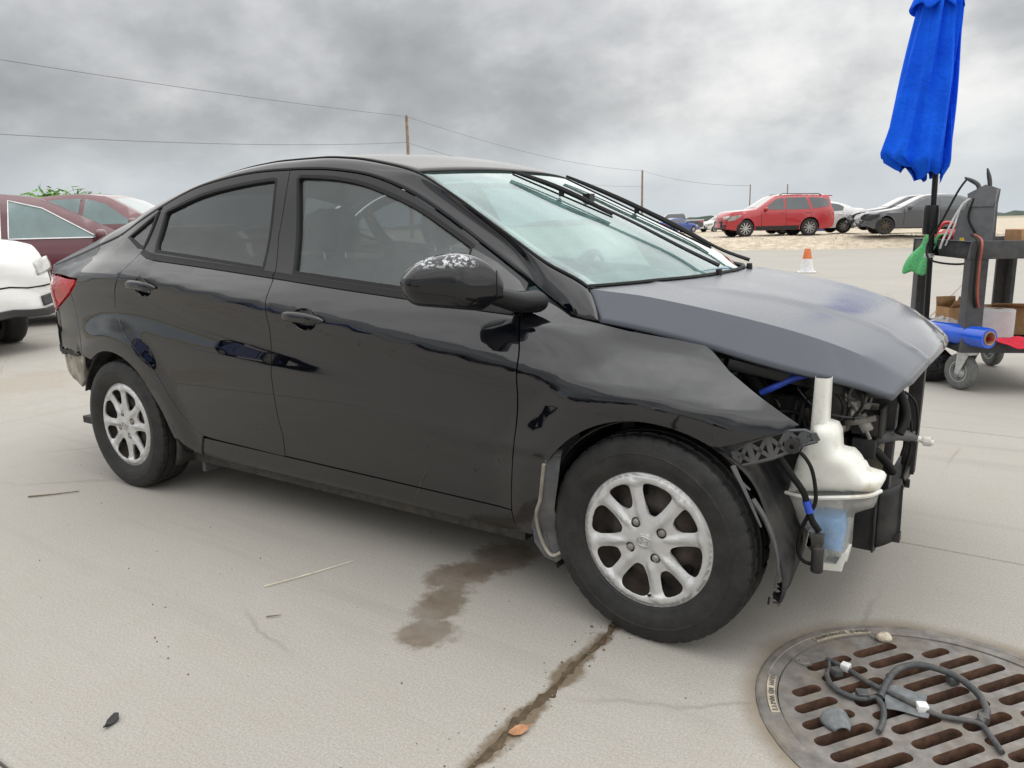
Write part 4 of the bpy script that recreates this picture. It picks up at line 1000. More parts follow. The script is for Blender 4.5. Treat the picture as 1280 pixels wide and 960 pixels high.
mb = MB(); mb.lathe([(.098, -.03), (.112, -.03), (.116, 0), (.112, .02), (.104, .025), (.06, .01), (.0, .01)], c=(.488, -.27, .50), axis='X', n=40); o = mb.build('fan_shroud', 'dirty_beige', eng, ang=50)
mb = MB(); mb.box((.40, -.28, .26), (.435, .36, .62)); mb.build('radiator', 'dark_metal', eng, bevel=.006)
mb = MB()
for s in (-1, 1): mb.beam((.505, s*.34, .24), (.515, s*.34, .72), .05, .045, (1, 0, 0))
mb.beam((.50, -.50, .70), (.50, .50, .70), .05, .035); mb.beam((.49, -.42, .25), (.49, .42, .25), .05, .05)
mb.build('radiator_support', 'plastic_black', eng, bevel=.004)
for s in (-1, 1):
    mb = MB(); mb.beam((-.15, s*.43, .42), (.47, s*.43, .43), .06, .11); mb.box((.46, s*.43-.055, .36), (.475, s*.43+.055, .50)); mb.build('frame_rail', 'satin_black', eng, bevel=.004)
    mb = MB(); mb.lathe([(0, .06), (.05, .055), (.055, .03), (.10, .0), (.11, -.25)], c=(-.02, s*.57, .76), n=24); mb.build('strut_tower', 'satin_black', eng, ang=50)
    mb = MB(); mb.beam((-.12, s*.665, .80), (.15, s*.655, .775), .05, .03); mb.beam((.15, s*.655, .775), (.42, s*.50, .70), .045, .03); mb.build('apron_rail', 'satin_black', eng, bevel=.004)
rg2 = random.Random(21)
for k in range(46):     # small brackets and connectors crowding the bay
    c = Vector((rg2.uniform(.05, .50), rg2.uniform(-.52, -.30), rg2.uniform(.46, .72)))
    r = Vector((rg2.uniform(.006, .024), rg2.uniform(.006, .022), rg2.uniform(.008, .03)))
    mb = MB().box(c-r, c+r, rot=Matrix.Rotation(rg2.uniform(-.6, .6), 3, 'Y')); mb.build('bracket', rg2.choice(['plastic_black', 'dark_metal', 'cast_alloy', 'plastic_black', 'plastic_grey']), eng, bevel=.003)
for k in range(26):
    p = Vector((rg2.uniform(.05, .46), rg2.uniform(-.6, -.36), rg2.uniform(.55, .76))); pts = [p]
    for _ in range(3): p = p+Vector((rg2.uniform(-.02, .07), rg2.uniform(-.05, .05), rg2.uniform(-.09, .03))); p.x = min(p.x, .50); p.y = min(max(p.y, -.54), -.28); pts.append(p)
    mb = MB(); mb.tube(catmull(pts, 6), rg2.uniform(.003, .009), 6); mb.build('cable', rg2.choice(['rubber', 'rubber', 'plastic_grey', 'cast_alloy']), eng, ang=60)
# splash shields under the corner
mb = MB(); mb.box((.462, -.462, .243), (.512, -.45, .44)); mb.box((.512, -.475, .243), (.518, -.45, .44)); o = into(mb.build('splash_shield', 'plastic_black', car, bevel=.003))
def sh(u, v): return (.518+.052*u, -.455+.05*u*u, .252+.02*u+(.165)*v+.003*math.sin(v*12))
o = into(MB().grid(sh, 8, 8).build('splash_shield', 'plastic_black', car)); m = o.modifiers.new('s', 'SOLIDIFY'); m.thickness = .004
mb = MB().beam((.568, -.405, .27), (.566, -.405, .43), .008, .012); mb.box((.555, -.42, .265), (.575, -.39, .29)); into(mb.build('shield_edge', 'plastic_black', car))
# dangling loom at the nose
for pts in ([(.545, -.31, .67), (.575, -.31, .64), (.585, -.31, .57), (.572, -.31, .50), (.558, -.31, .44), (.563, -.31, .40), (.552, -.31, .385)], [(.53, -.30, .68), (.555, -.30, .62), (.560, -.30, .55), (.548, -.30, .48)], [(.54, -.32, .66), (.566, -.32, .60), (.574, -.32, .53), (.566, -.32, .46), (.555, -.32, .42)]):
    mb = MB(); mb.tube(catmull(pts, 6), .0035, 6); into(mb.build('wire', 'rubber', car, ang=60))
for c in ((.552, -.31, .38), (.572, -.31, .405), (.552, -.30, .60)):
    mb = MB().box(Vector(c)-Vector((.006, .006, .012)), Vector(c)+Vector((.006, .006, .012))); into(mb.build('connector', 'plastic_black', car, bevel=.002))
# ---- fender mounting bracket: pressed plastic lattice
bk = empty('fender_bracket', (1.3, 0, 0), parent=car)
tp = [(.222, .575), (.255, .600), (.30, .622), (.345, .640), (.385, .645), (.405, .638)]; bt = [(.232, .535), (.272, .549), (.315, .566), (.350, .585), (.385, .608), (.415, .620)]
mb = MB(); q3 = lambda p, dy=0: (p[0], -.790+.10*(p[0]-.22)*1.6+dy, p[1])
for dy in (0,):
    mb.tube([q3(p) for p in tp], .0045, 5); mb.tube([q3(p) for p in bt], .0045, 5)
    for i in range(6): mb.beam(q3(tp[i]), q3(bt[i]), .006, .014)
    for i in range(5): mb.beam(q3(tp[i]), q3(bt[i+1]), .004, .010); mb.beam(q3(bt[i]), q3(tp[i+1]), .004, .010)
mb.build('lattice', 'plastic_grey', bk)
mb = MB(); mb.add([q3(p, .012) for p in tp]+[q3(p, .012) for p in bt], [(i, i+1, 7+i, 6+i) for i in range(5)]); mb.build('backing', 'plastic_black', bk)
mb = MB(); mb.lathe([(.006, -.006), (.018, -.006), (.019, .006), (.006, .006)], c=q3((.362, .605), -.012), axis='Y', n=20); mb.build('grommet', 'plastic_black', bk)
# ---------------------------------------------------------------- washer tank
tk = empty('washer_tank', (1.3, 0, 0), parent=car)
up_ = [(.325, .440), (.343, .530), (.358, .572), (.372, .604), (.378, .632), (.392, .640), (.41, .641), (.432, .636), (.442, .618), (.447, .574), (.476, .570), (.490, .556), (.498, .543), (.505, .538), (.511, .526), (.545, .519), (.552, .510), (.550, .498), (.541, .477), (.44, .462)]
lo_ = [(.325, .438), (.44, .460), (.541, .475), (.534, .435), (.487, .408), (.478, .345), (.474, .285), (.430, .285), (.39, .300), (.378, .345), (.359, .353), (.334, .418)]
for nm, pl, y0, y1 in (('tank_upper', up_, -.685, -.555), ('tank_lower', lo_, -.680, -.56)):
    V, T = tri2d(pl, (), .012); rsm = resample(pl, .012)
    vs, fs = pillow(pl, y0, y1, .035, .012)
    mb = MB(); mb.add(vs, fs); mb.build(nm, 'tank_plastic' if nm == 'tank_upper' else 'tank_translucent', tk, ang=60)
mb = MB(); mb.grid(lambda u, v: (lambda a: (.392+.002*u+(.022-.003*u)*math.copysign(abs(math.cos(a))**.6, math.cos(a)), -.625+.03*math.copysign(abs(math.sin(a))**.6, math.sin(a)), .60+.155*u))(2*math.pi*v), 12, 24); mb.build('filler_neck', 'tank_plastic', tk, ang=60)
mb = MB(); mb.tube(catmull([(.322, -.655, .440), (.38, -.690, .448), (.45, -.692, .461), (.52, -.680, .474), (.548, -.645, .482)], 6), .0055, 6); mb.build('seam', 'tank_plastic', tk)
mb = MB(); mb.prism([(.378, .30), (.384, .345), (.395, .350), (.398, .30), (.418, .247), (.470, .254), (.478, .30), (.472, .30), (.460, .266), (.424, .262), (.41, .30)], -.655, -.585); mb.build('mounting_foot', 'tank_plastic', tk, bevel=.003)
vs, fs = pillow([(.372, .372), (.368, .395), (.42, .402), (.466, .404), (.472, .36), (.466, .300), (.434, .296), (.40, .308), (.392, .345)], -.672, -.575, .03, .012)
mb = MB(); mb.add(vs, fs); mb.build('washer_fluid', 'fluid_blue', tk, ang=60)
pm = empty('washer_pump', (0, 0, 0), parent=tk)
mb = MB(); mb.lathe([(0, -.045), (.014, -.045), (.0155, -.04), (.0155, .02), (.012, .024), (.012, .034), (0, .034)], c=(.424, -.722, .312), n=16); mb.box((.412, -.732, .34), (.436, -.71, .368)); mb.build('pump_body', 'plastic_black', pm, bevel=.001)
for pts, r in ([[(.30, -.75, .60), (.335, -.755, .555), (.36, -.745, .515), (.385, -.735, .475), (.398, -.73, .43), (.408, -.725, .40), (.422, -.715, .375)], .0085], [[(.345, -.74, .585), (.375, -.745, .58), (.40, -.74, .545), (.412, -.735, .49), (.412, -.732, .45), (.395, -.727, .41), (.378, -.72, .36), (.374, -.715, .31), (.39, -.712, .283), (.415, -.71, .28)], .005], [[(.22, -.77, .70), (.26, -.77, .64), (.30, -.755, .60)], .008]):
    mb = MB(); mb.tube(catmull(pts, 8), r, 8); mb.build('hose', 'rubber', tk, ang=60)
mb = MB(); mb.tube([(.392, -.7335, .455), (.402, -.7305, .425)], .0105, 10); mb.build('tape_band', 'tape_blue', tk, ang=60)
# ---------------------------------------------------------------- storm drain
simple('cast_iron', (.215, .20, .185), .58, metal=.35, var=.35, scale=24, dirt=(.23, .19, .14), dirtamt=.75, bmp=.25)
simple('iron_rust', (.075, .036, .02), .9, var=.5, scale=40, bmp=.4, dirt=(.05, .03, .02), dirtamt=.6)
simple('plaque_tan', (.40, .35, .27), .8, var=.3, scale=30)
simple('iron_dark', (.03, .028, .025), .8)
GX = empty('drain_grate', (MH[0], MH[1], 0), 0, 'round cast iron storm drain grate with rusty slots set in the concrete', 'drain grate')
MB().lathe([(.370, -.05), (.372, .000), (.3725, .003), (.398, .004), (.400, .006), (.416, .006), (.4225, .002), (.4225, -.10), (.36, -.10), (.36, -.05)], n=96, close=True).build('frame_ring', 'cast_iron', GX, ang=25)
du = Vector((.58, .8146)); dn = Vector((.8146, -.58)); slots = []
for (d0, d1, off) in ((-.360, -.175, .018), (-.148, -.008, 0), (.008, .150, 0), (.172, .350, .018)):
    for k in range(-7, 8):
        nn_ = k*.0548+off-.012; lim2 = .342**2-(abs(nn_)+.012)**2
        if lim2 <= 0: continue
        lim = math.sqrt(lim2); a, b = max(d0, -lim), min(d1, lim)
        if b-a < .05: continue
        r = .0155; pts = []
        for i in range(7): t = -math.pi/2+math.pi*i/6; pts.append((b-r+r*math.cos(t), r*math.sin(t)))
        for i in range(7): t = math.pi/2+math.pi*i/6; pts.append((a+r+r*math.cos(t), r*math.sin(t)))
        slots.append([(x*du.x+(y+nn_)*dn.x, x*du.y+(y+nn_)*dn.y) for x, y in pts])
V, T = tri2d(circ(0, 0, .3695, 80), slots, .04, interior=False)
gm = surf_mesh('grate_plate', V, T, lambda a, b: (a, b, -.001+.002*math.cos(3*a+b*2)), lambda a, b: (0, 0, 1), .032)
gp = link('grate_plate', gm, ['cast_iron', 'iron_rust'], GX)
for p in gm.polygons:
    if abs(p.normal.z) < .5: p.material_index = 1
MB().lathe([(.36, -.10), (.355, -.5), (.30, -.55), (0, -.55)], n=40).build('drain_pit', 'iron_rust', GX)
for sp in ((-.335, .075, .021), (-.20, .30, .012)):
    mb = MB().lathe([(0, .006), (sp[2]*.6, .006), (sp[2]*.7, .003), (sp[2], .004), (sp[2], 0)], c=(sp[0], sp[1], -.001), n=18); mb.build('boss', 'cast_iron', GX)
def glyph(ch, size):
    cu = bpy.data.curves.new('t', 'FONT'); cu.body = ch; cu.size = size; cu.extrude = .0012; cu.align_x = 'CENTER'; cu.align_y = 'CENTER'; cu.resolution_u = 3
    ob = bpy.data.objects.new('t', cu); col.objects.link(ob); bpy.context.view_layer.update()
    me = ob.evaluated_get(bpy.context.evaluated_depsgraph_get()).to_mesh(); r = ([tuple(v.co) for v in me.vertices], [tuple(p.vertices) for p in me.polygons])
    bpy.data.objects.remove(ob); return r
def plaque(a0, a1, text, size=.026):
    mb = MB(); n = 24; rr = (.377, .3965); z = .0065
    vs = []; 
    for i in range(n+1):
        a = R_(a0+(a1-a0)*i/n); vs += [(rr[0]*math.cos(a), rr[0]*math.sin(a), .003), (rr[0]*math.cos(a), rr[0]*math.sin(a), z), (rr[1]*math.cos(a), rr[1]*math.sin(a), z), (rr[1]*math.cos(a), rr[1]*math.sin(a), .003)]
    fs = [(4*i+j, 4*i+4+j, 4*i+5+j, 4*i+1+j) for i in range(n) for j in range(3)]+[(0, 1, 2, 3), (4*n+3, 4*n+2, 4*n+1, 4*n)]
    mb.add(vs, fs); o = mb.build('plaque', 'plaque_tan', GX)
    t = MB()
    for i, ch in enumerate(text):
        if ch == ' ': continue
        v, f = glyph(ch, size); a = R_(a0+(a1-a0)*(i+.7)/(len(text)+.4)); ca, sa = math.cos(a), math.sin(a); rm = sum(rr)/2
        # letter tops point toward the centre
        t.add([(ca*(rm-y)+sa*x*1.0, sa*(rm-y)-ca*x*1.0, z+.0016+zz) for x, y, zz in v], f)
    t.build('lettering', 'cast_iron', o)
plaque(124, 150, 'DRAINS TO WATERWAY'[::1], .017); plaque(186, 209, 'DUMP NO WASTE', .017)
# things dropped on the grate
simple('loom_grey', (.060, .063, .066), .6, var=.35, scale=60, dirt=(.20, .18, .15), dirtamt=.5, bmp=.2)
simple('felt_grey', (.16, .17, .175), .8, var=.3, scale=50, bmp=.3)
simple('clip_white', (.75, .75, .73), .5)
def gpts(l, z=.010): return [(x, y, z) for x, y in l]
lm = empty('wire_loom', (.65, -.75, 0), 0, 'tangled grey wiring loom with white clips lying on the drain grate', 'wiring')
def rel(l, o): return [(x-o[0], y-o[1], z-o[2]) for x, y, z in l]
O = (.65, -.75, 0)
for pts, r in ((gpts([(.455, -.681), (.511, -.704), (.573, -.742), (.642, -.765), (.690, -.784), (.735, -.793), (.802, -.778), (.828, -.814), (.852, -.865)]), .0065),
               ([(.600, -.792, .012), (.607, -.715, .02), (.624, -.656, .024), (.663, -.621, .028), (.711, -.619, .03), (.758, -.632, .026), (.796, -.669, .02), (.816, -.715, .014), (.815, -.752, .012), (.804, -.777, .014)], .0085),
               (gpts([(.470, -.757), (.488, -.794), (.518, -.817), (.562, -.820), (.591, -.797), (.613, -.832), (.620, -.883), (.618, -.929)]), .0068), (gpts([(.462, -.69), (.47, -.73), (.470, -.757)]), .005)):
    MB().tube(rel(catmull(pts, 8), O), r, 8).build('wire', 'loom_grey', lm, ang=60)
for x, y, m, s in ((.505, -.70, 'clip_white', .011), (.690, -.784, 'clip_white', .012), (.563, -.805, 'loom_grey', .014), (.74, -.622, 'loom_grey', .012), (.49, -.735, 'loom_grey', .012), (.812, -.757, 'loom_grey', .011)):
    MB().box((x-s-O[0], y-s-O[1], .004), (x+s-O[0], y+s-O[1], .022), rot=Matrix.Rotation(x*37, 3, 'Z')).build('clip', m, lm, bevel=.003)
rg = random.Random(5)
def scrap(name, label, cat, c, poly, th, mat, curl=.0, rz=0, z=.004):
    o = empty(name, (c[0], c[1], 0), rz, label, cat) if False else None
    V, T = tri2d(poly, (), .012)
    f = lambda a, b: (a, b, z+curl*(a*a+b*b)*8+.002*math.sin(a*90+b*50))
    e = .002
    def nr(a, b):
        return (-(f(a+e, b)[2]-f(a-e, b)[2])/(2*e), -(f(a, b+e)[2]-f(a, b-e)[2])/(2*e), 1)
    o = link(name, surf_mesh(name, V, T, f, nr, th), mat); o.location = (c[0], c[1], 0); o.rotation_euler = (0, 0, rz); return tag(o, label, cat)
scrap('fabric_patch', 'torn square of grey fabric under the loom on the drain grate', 'fabric scrap', (.655, -.760), [(-.055, -.045), (.03, -.065), (.05, -.02), (.04, -.005), (.052, .03), (-.01, .055), (-.045, .05)], .002, 'felt_grey', .05, .35, .006)
mb = MB(); mb.grid(lambda u, v: (.034*math.cos(math.pi*u)*(.35+.65*math.sin(math.pi*min(v+.12, 1)*.55)), .030*(v-.5)*2*.8, .004+.030*math.sin(math.pi*u)*(.4+.6*v)), 10, 8)
o = mb.build('broken_cap', 'felt_grey'); o.location = (.535, -.945, 0); o.rotation_euler = (0, 0, .6); tag(o, 'small broken grey plastic cup lying on the drain grate', 'plastic piece'); o.modifiers.new('s', 'SOLIDIFY').thickness = .003
simple('pale_stone', (.62, .55, .42), .85, var=.2, scale=60, bmp=.3)
mb = MB(); mb.ell((0, 0, .012), (.022, .016, .014), 10, 7); mb.v = [(x*(1+rg.uniform(-.1, .1)), y*(1+rg.uniform(-.1, .1)), z*(1+rg.uniform(-.08, .1))) for x, y, z in mb.v]
o = mb.build('stone', 'pale_stone', ang=70); o.location = (.565, -.492, 0); o.rotation_euler = (0, 0, .5); tag(o, 'pale pebble resting between the slots of the drain grate', 'stone')
# loose things on the concrete
simple('leaf_brown', (.40, .20, .10), .8, var=.3, scale=60)
lf_ = [(-.026, 0), (-.018, .010), (0, .016), (.015, .012), (.026, .0), (.018, -.010), (0, -.014), (-.016, -.010)]
o = scrap('dry_leaf', 'curled orange-brown dry leaf lying beside the slab joint', 'leaf', (-.078, -1.352), lf_, .0015, 'leaf_brown', .9, 1.0, .006)
MB().tube([(.026, 0, .012), (.036, .003, .008)], .0012, 5).build('stem', 'leaf_brown', o)
o = scrap('plastic_shard', 'sharp black plastic shard lying on bare concrete', 'plastic piece', (-.93, -1.84), [(-.030, -.012), (.010, -.014), (.024, .002), (.020, .012), (-.004, .008)], .003, 'satin_black', .6, 1.75, .008)
simple('straw', (.70, .66, .52), .8); simple('straw_dark', (.16, .13, .09), .9)
def stick(name, label, p, q, r, mat, sag=.02):
    p, q = Vector((*p, .006)), Vector((*q, .006)); c = (p+q)/2; d = (q-p).cross(Vector((0, 0, 1))).normalized()
    pts = [p.lerp(q, i/8)+d*sag*math.sin(math.pi*i/8)-c+Vector((0, 0, .006)) for i in range(9)]
    o = MB().tube(pts, [r*(1-.5*i/8) for i in range(9)], 5).build(name, mat); o.location = (c.x, c.y, 0); tag(o, label, 'twig')
stick('straw', 'long pale straw lying on the concrete beside the black sedan', (-1.19, -1.18), (-1.08, -.89), .0022, 'straw', .004)
stick('twig', 'thin dark twig lying on the concrete behind the rear wheel', (-2.84, -1.16), (-2.71, -1.0), .004, 'straw_dark', .006)
stick('twig', 'tiny dark twig left of the long stain', (-1.02, -1.31), (-.99, -1.28), .0025, 'straw_dark', .001)
mb = MB()
for i in range(160):
    x, y = (rg.uniform(-3.2, 1.6), rg.uniform(-2.1, -.4)) if i < 90 else (rg.gauss(-.1, .035), rg.uniform(-2.0, -.75)); r = rg.uniform(.0012, .0034)*(1 if i < 130 else 1.6)
    if math.hypot(x-MH[0], y-MH[1]) < .44: continue
    mb.ell((x, y, r*.6), (r, r*rg.uniform(.5, 1), r*.8), 5, 3)
tag(mb.build('grit', 'straw_dark', ang=60, weld=False), 'fine grit scattered over the concrete in front of the sedan', 'grit', kind='stuff')
# soil packed in the open joint by the front wheel
mb = MB(); n = 90
def soil(u, v):
    y = -2.0+1.26*u; w_ = .010+.018*abs(math.sin(u*7+.6))*(.4+.6*math.sin(u*23)**2)+.006*math.sin(u*61)
    return (-.1+.006*math.sin(u*31)+(v-.5)*2*w_, y, -.006+.009*math.sin(math.pi*v)+.0025*math.sin(u*140+v*7))
mb.grid(soil, n, 6); tag(mb.build('joint_soil', 'soil', ang=70), 'brown soil packed along the open slab joint by the front wheel', 'soil', kind='stuff')
# ---------------------------------------------------------------- tool cart
simple('cart_plastic', (.045, .047, .052), .55, var=.25, scale=18, dirt=(.16, .15, .13), dirtamt=.4, bmp=.1)
simple('caster_rubber', (.13, .135, .13), .7, var=.25, scale=40)
simple('zinc', (.55, .57, .58), .35, metal=.8, var=.2, scale=30)
simple('cardboard', (.46, .27, .13), .85, var=.18, scale=18)
simple('paper_white', (.80, .80, .79), .8, var=.06, scale=20)
simple('cloth_red', (.60, .02, .045), .85, var=.2, scale=70, bmp=.3)
simple('cloth_green', (.10, .42, .16), .9, var=.25, scale=70, bmp=.4)
simple('film_blue', (.006, .09, .62), .16, var=.2, scale=12, coat=.8)
simple('charger_grey', (.13, .135, .145), .5, var=.15, scale=20, dirt=(.3, .29, .27), dirtamt=.3)
simple('tool_red', (.62, .03, .03), .35, var=.15, scale=20, coat=.4)
simple('tool_yellow', (.75, .50, .02), .4)
simple('cable_red', (.33, .08, .05), .5); simple('cable_white', (.62, .62, .62), .5)
m_, t_, p_ = nodes('poly_bag'); p_.inputs['Base Color'].default_value = (.85, .85, .85, 1); p_.inputs['Roughness'].default_value = .35; p_.inputs['Alpha'].default_value = .5
n_ = noise(t_, 25, 5, .6); bump(t_, p_, n_.outputs[0], .6, .02); lk(t_, ramp(t_, n_.outputs[0], [(.3, .35), (.7, .75)]), p_.inputs['Alpha'])
CA = R_(24.3); CO = (.50, 3.12, 0); CW, CL = .64, 1.0
cart = empty('utility_cart', CO, CA, 'black two-shelf plastic utility cart on rubber casters beside the blue umbrella', 'cart')
def cl(a, b, z):
    return (CO[0]+a*math.cos(CA)-b*math.sin(CA), CO[1]+a*math.sin(CA)+b*math.cos(CA), z)
def tray(z0, z1, zt, name):
    mb = MB(); o_ = [(-.035, -.035), (CW+.035, -.035), (CW+.035, CL+.035), (-.035, CL+.035)]
    t = .022
    mb.box((-.035, -.035, z0), (CW+.035, -.035+t, z1)); mb.box((-.035, CL+.035-t, z0), (CW+.035, CL+.035, z1)); mb.box((-.035, -.035+t, z0), (-.035+t, CL+.035-t, z1)); mb.box((CW+.035-t, -.035+t, z0), (CW+.035, CL+.035-t, z1))
    mb.box((-.035+t, -.035+t, zt-.012), (CW+.035-t, CL+.035-t, zt)); return mb.build(name, 'cart_plastic', cart, bevel=.006)
tray(.265, .365, .300, 'lower_shelf'); tray(.87, .985, .925, 'top_tray')
for a, b in ((0, 0), (CW, 0), (CW, CL), (0, CL)):
    sa = 1 if a == 0 else -1; sb = 1 if b == 0 else -1; mb = MB(); h = .085; q = .022
    mb.prism([(a-sa*.022, b-sb*.022), (a+sa*h, b-sb*.022), (a+sa*h, b+sb*q-sb*.01), (a+sa*q, b+sb*q), (a+sa*q-sa*.01, b+sb*h), (a-sa*.022, b+sb*h)], .355, .88, 'XY'); mb.build('leg', 'cart_plastic', cart, bevel=.005)
def caster(a, b, rz):
    c = empty('caster', (a, b, 0), rz, parent=cart)
    mb = MB().lathe([(.05, -.026), (.09, -.030), (.108, -.030), (.118, -.024), (.1225, -.010), (.1225, .010), (.118, .024), (.108, .030), (.09, .030), (.05, .026)], c=(.04, 0, .1235), axis='Y', n=40, rfun=lambda i, j, r: r-.002 if j % 4 == 0 and i in (3, 4, 5, 6) else r); mb.build('tyre', 'caster_rubber', c, ang=40)
    mb = MB().lathe([(0, -.034), (.02, -.034), (.028, -.022), (.06, -.012), (.066, -.028), (.072, -.028), (.072, .028), (.066, .028), (.06, .012), (.028, .022), (.02, .034), (0, .034)], c=(.04, 0, .1235), axis='Y', n=28); mb.build('rim', 'zinc', c, ang=40)
    mb = MB()
    for s in (-1, 1): mb.prism([(.025, .112), (.055, .112), (.045, .245), (-.035, .245), (-.035, .235)], s*.036, s*.040)
    mb.box((-.045, -.042, .243), (.05, .042, .266)); mb.build('fork', 'zinc', c, bevel=.002)
caster(.04, .04, 2.0); caster(CW-.05, .05, 1.2); caster(CW-.05, CL-.05, 1.7); caster(.05, CL-.05, 1.4)
# --- what lies on the cart
def wrinkle_cloth(name, label, cat, mat, org, ax, ay, nu, nv, hfun):
    mb = MB(); mb.grid(lambda u, v: tuple(Vector(ax(u, v))-Vector(org)+Vector((0, 0, hfun(u, v)))), nu, nv)
    o = mb.build(name, mat, ang=75); o.location = org; m = o.modifiers.new('s', 'SOLIDIFY'); m.thickness = .004; return tag(o, label, cat)
def redc(u, v):
    a = .06+.60*u; b = -.10+.34*v; z = .308
    if b < -.04 and not .06 < u < .60: b = -.035-.2*(b+.10)*0; z = .31
    elif b < -.04: z = .300-.9*min(.09, (-.04-b))*(.5+.5*math.sin(u*5+.6)**2)+.07; z = .37-(.37-.30)*sst(-.04, -.10, b)*math.sin(u*3.1)**2
    elif b < 0: z = .31+.06*sst(.02, -.03, b)
    return cl(a, b-.015, z)
wrinkle_cloth('red_cloth', 'red cloth spread on the lower cart shelf and hanging over its edge', 'cloth', 'cloth_red', cl(.3, .2, .3), redc, None, 40, 34, lambda u, v: .006*math.sin(u*17+v*9)+.005*math.sin(u*31-v*21))
def greenc(u, v):
    b = .66+.30*v-.06*u; 
    a = .05-.085*sst(0, .35, u)-.12*sst(.3, 1, u)*(.4+.6*v); z = 1.005-.0*u if u < .25 else 1.005-.26*((u-.25)/.75)**1.15
    return cl(a-.02*math.sin(v*9), b*.9-.08+.10*u, z)
wrinkle_cloth('green_cloth', 'bright green microfibre cloth draped over the corner of the cart tray', 'cloth', 'cloth_green', cl(-.02, .6, .9), greenc, None, 24, 30, lambda u, v: .010*math.sin(v*17+u*3)+.008*math.sin(u*11))
rl = empty('film_roll', cl(0, .05, .425), CA+R_(27), 'roll of glossy blue plastic film lying on the lower cart shelf', 'film roll')
MB().lathe([(.040, -.20), (.064, -.20), (.066, -.197), (.066, .36), (.04, .36)], axis='Y', n=40, c=(0, 0, -.05)).build('film', 'film_blue', rl, ang=40)
MB().lathe([(.040, -.206), (.0445, -.206), (.0445, .362), (.040, .362)], axis='Y', n=32, c=(0, 0, -.05), close=True).build('core', 'cardboard', rl, ang=40)
pr = empty('paper_roll', cl(.33, .36, .31), 0, 'upright roll of white paper towel on the lower cart shelf', 'paper roll')
MB().lathe([(.03, .20), (.098, .20), (.105, .195), (.105, .003), (.10, 0), (.03, 0)], n=36, close=True).build('paper', 'paper_white', pr, ang=40)
MB().lathe([(.026, .201), (.0295, .201), (.0295, .001), (.026, .001)], n=20, close=True).build('core', 'cardboard', pr)
def carton(name, label, c, rz, w, d, h, flaps):
    e = empty(name, c, rz, label, 'box'); t = .005
    for s in (-1, 1):
        MB().box((-w/2, s*d/2-t/2, 0), (w/2, s*d/2+t/2, h)).build('panel', 'cardboard', e); MB().box((s*w/2-t/2, -d/2+t, 0), (s*w/2+t/2, d/2-t, h)).build('panel', 'cardboard', e)
    MB().box((-w/2+t, -d/2+t, 0), (w/2-t, d/2-t, t)).build('base', 'cardboard', e)
    for (s, ax, ang) in flaps:
        f = MB(); ln = (d if ax == 'x' else w)*.45
        if ax == 'x':
            f.add([(s*w/2, -d/2, h), (s*w/2, d/2, h), (s*(w/2+ln*math.cos(ang)), d/2, h+ln*math.sin(ang)), (s*(w/2+ln*math.cos(ang)), -d/2, h+ln*math.sin(ang))], [(0, 1, 2, 3)])
        else:
            f.add([(-w/2, s*d/2, h), (w/2, s*d/2, h), (w/2, s*(d/2+ln*math.cos(ang)), h+ln*math.sin(ang)), (-w/2, s*(d/2+ln*math.cos(ang)), h+ln*math.sin(ang))], [(0, 1, 2, 3)])
        o = f.build('flap', 'cardboard', e); o.modifiers.new('s', 'SOLIDIFY').thickness = .004
carton('cardboard_box', 'tall open cardboard box on the lower cart shelf behind the corner leg', cl(.10, .52, .31), CA+.3, .15, .15, .20, [(1, 'x', 1.2), (-1, 'y', .9), (1, 'y', 1.4)])
carton('cardboard_box', 'low open cardboard box behind the white paper roll', cl(.52, .62, .31), CA-.2, .30, .22, .19, [(1, 'x', .5), (-1, 'y', .3)])
mb = MB(); mb.ell((0, 0, .06), (.17, .11, .07), 18, 10); mb.v = [(x*(1+rg.uniform(-.12, .12)), y*(1+rg.uniform(-.12, .12)), max(.0, z*(1+rg.uniform(-.15, .15)))) for x, y, z in mb.v]
o = mb.build('plastic_bag', 'poly_bag', ang=20); o.location = cl(.02, .45, .31); o.rotation_euler = (0, 0, CA+1.2); tag(o, 'crumpled clear plastic bag on the lower cart shelf beside the tall box', 'bag')
# jump starter
js = empty('jump_starter', cl(.12, .36, .926), CA+R_(-30), 'grey jump starter with black clamps standing on the cart tray', 'jump starter')
MB().prism([(-.10, 0), (.115, 0), (.110, .30), (.075, .345), (-.005, .345), (-.075, .18)], -.065, .065).build('case', 'charger_grey', js, bevel=.012)
MB().prism([(-.02, .285), (.11, .285), (.118, .38), (.06, .405), (-.03, .355)], -.075, .075).build('clamp_dock', 'charger_grey', js, bevel=.01)
for s, tip in ((-1, (-.075, -.02, .47)), (1, (.045, .03, .525))):
    mb = MB(); mb.tube(catmull([(.05 if s > 0 else .02, .04*s, .36), ((tip[0]+.05)/2+.02, .035*s, .42), tip], 5), [.014]*8+[.012, .008, .005], 8); mb.build('clamp', 'cart_plastic', js, ang=60)
for pts, m in (([(-.06, -.02, .46), (-.10, -.06, .38), (-.17, -.09, .20), (-.25, -.10, .02), (-.20, -.16, -.08), (.02, -.16, -.09), (.05, -.10, .05), (-.02, -.08, .20), (.0, -.07, .33)], 'rubber'), ([(-.02, -.07, .33), (-.07, -.08, .28), (-.10, -.08, .15), (-.14, -.09, .02)], 'cable_white'), ([(-.03, -.07, .33), (-.09, -.08, .24), (-.15, -.10, .08), (-.17, -.10, .0)], 'cable_white')):
    MB().tube(catmull(pts, 8), .007, 8).build('cable', m, js, ang=60)
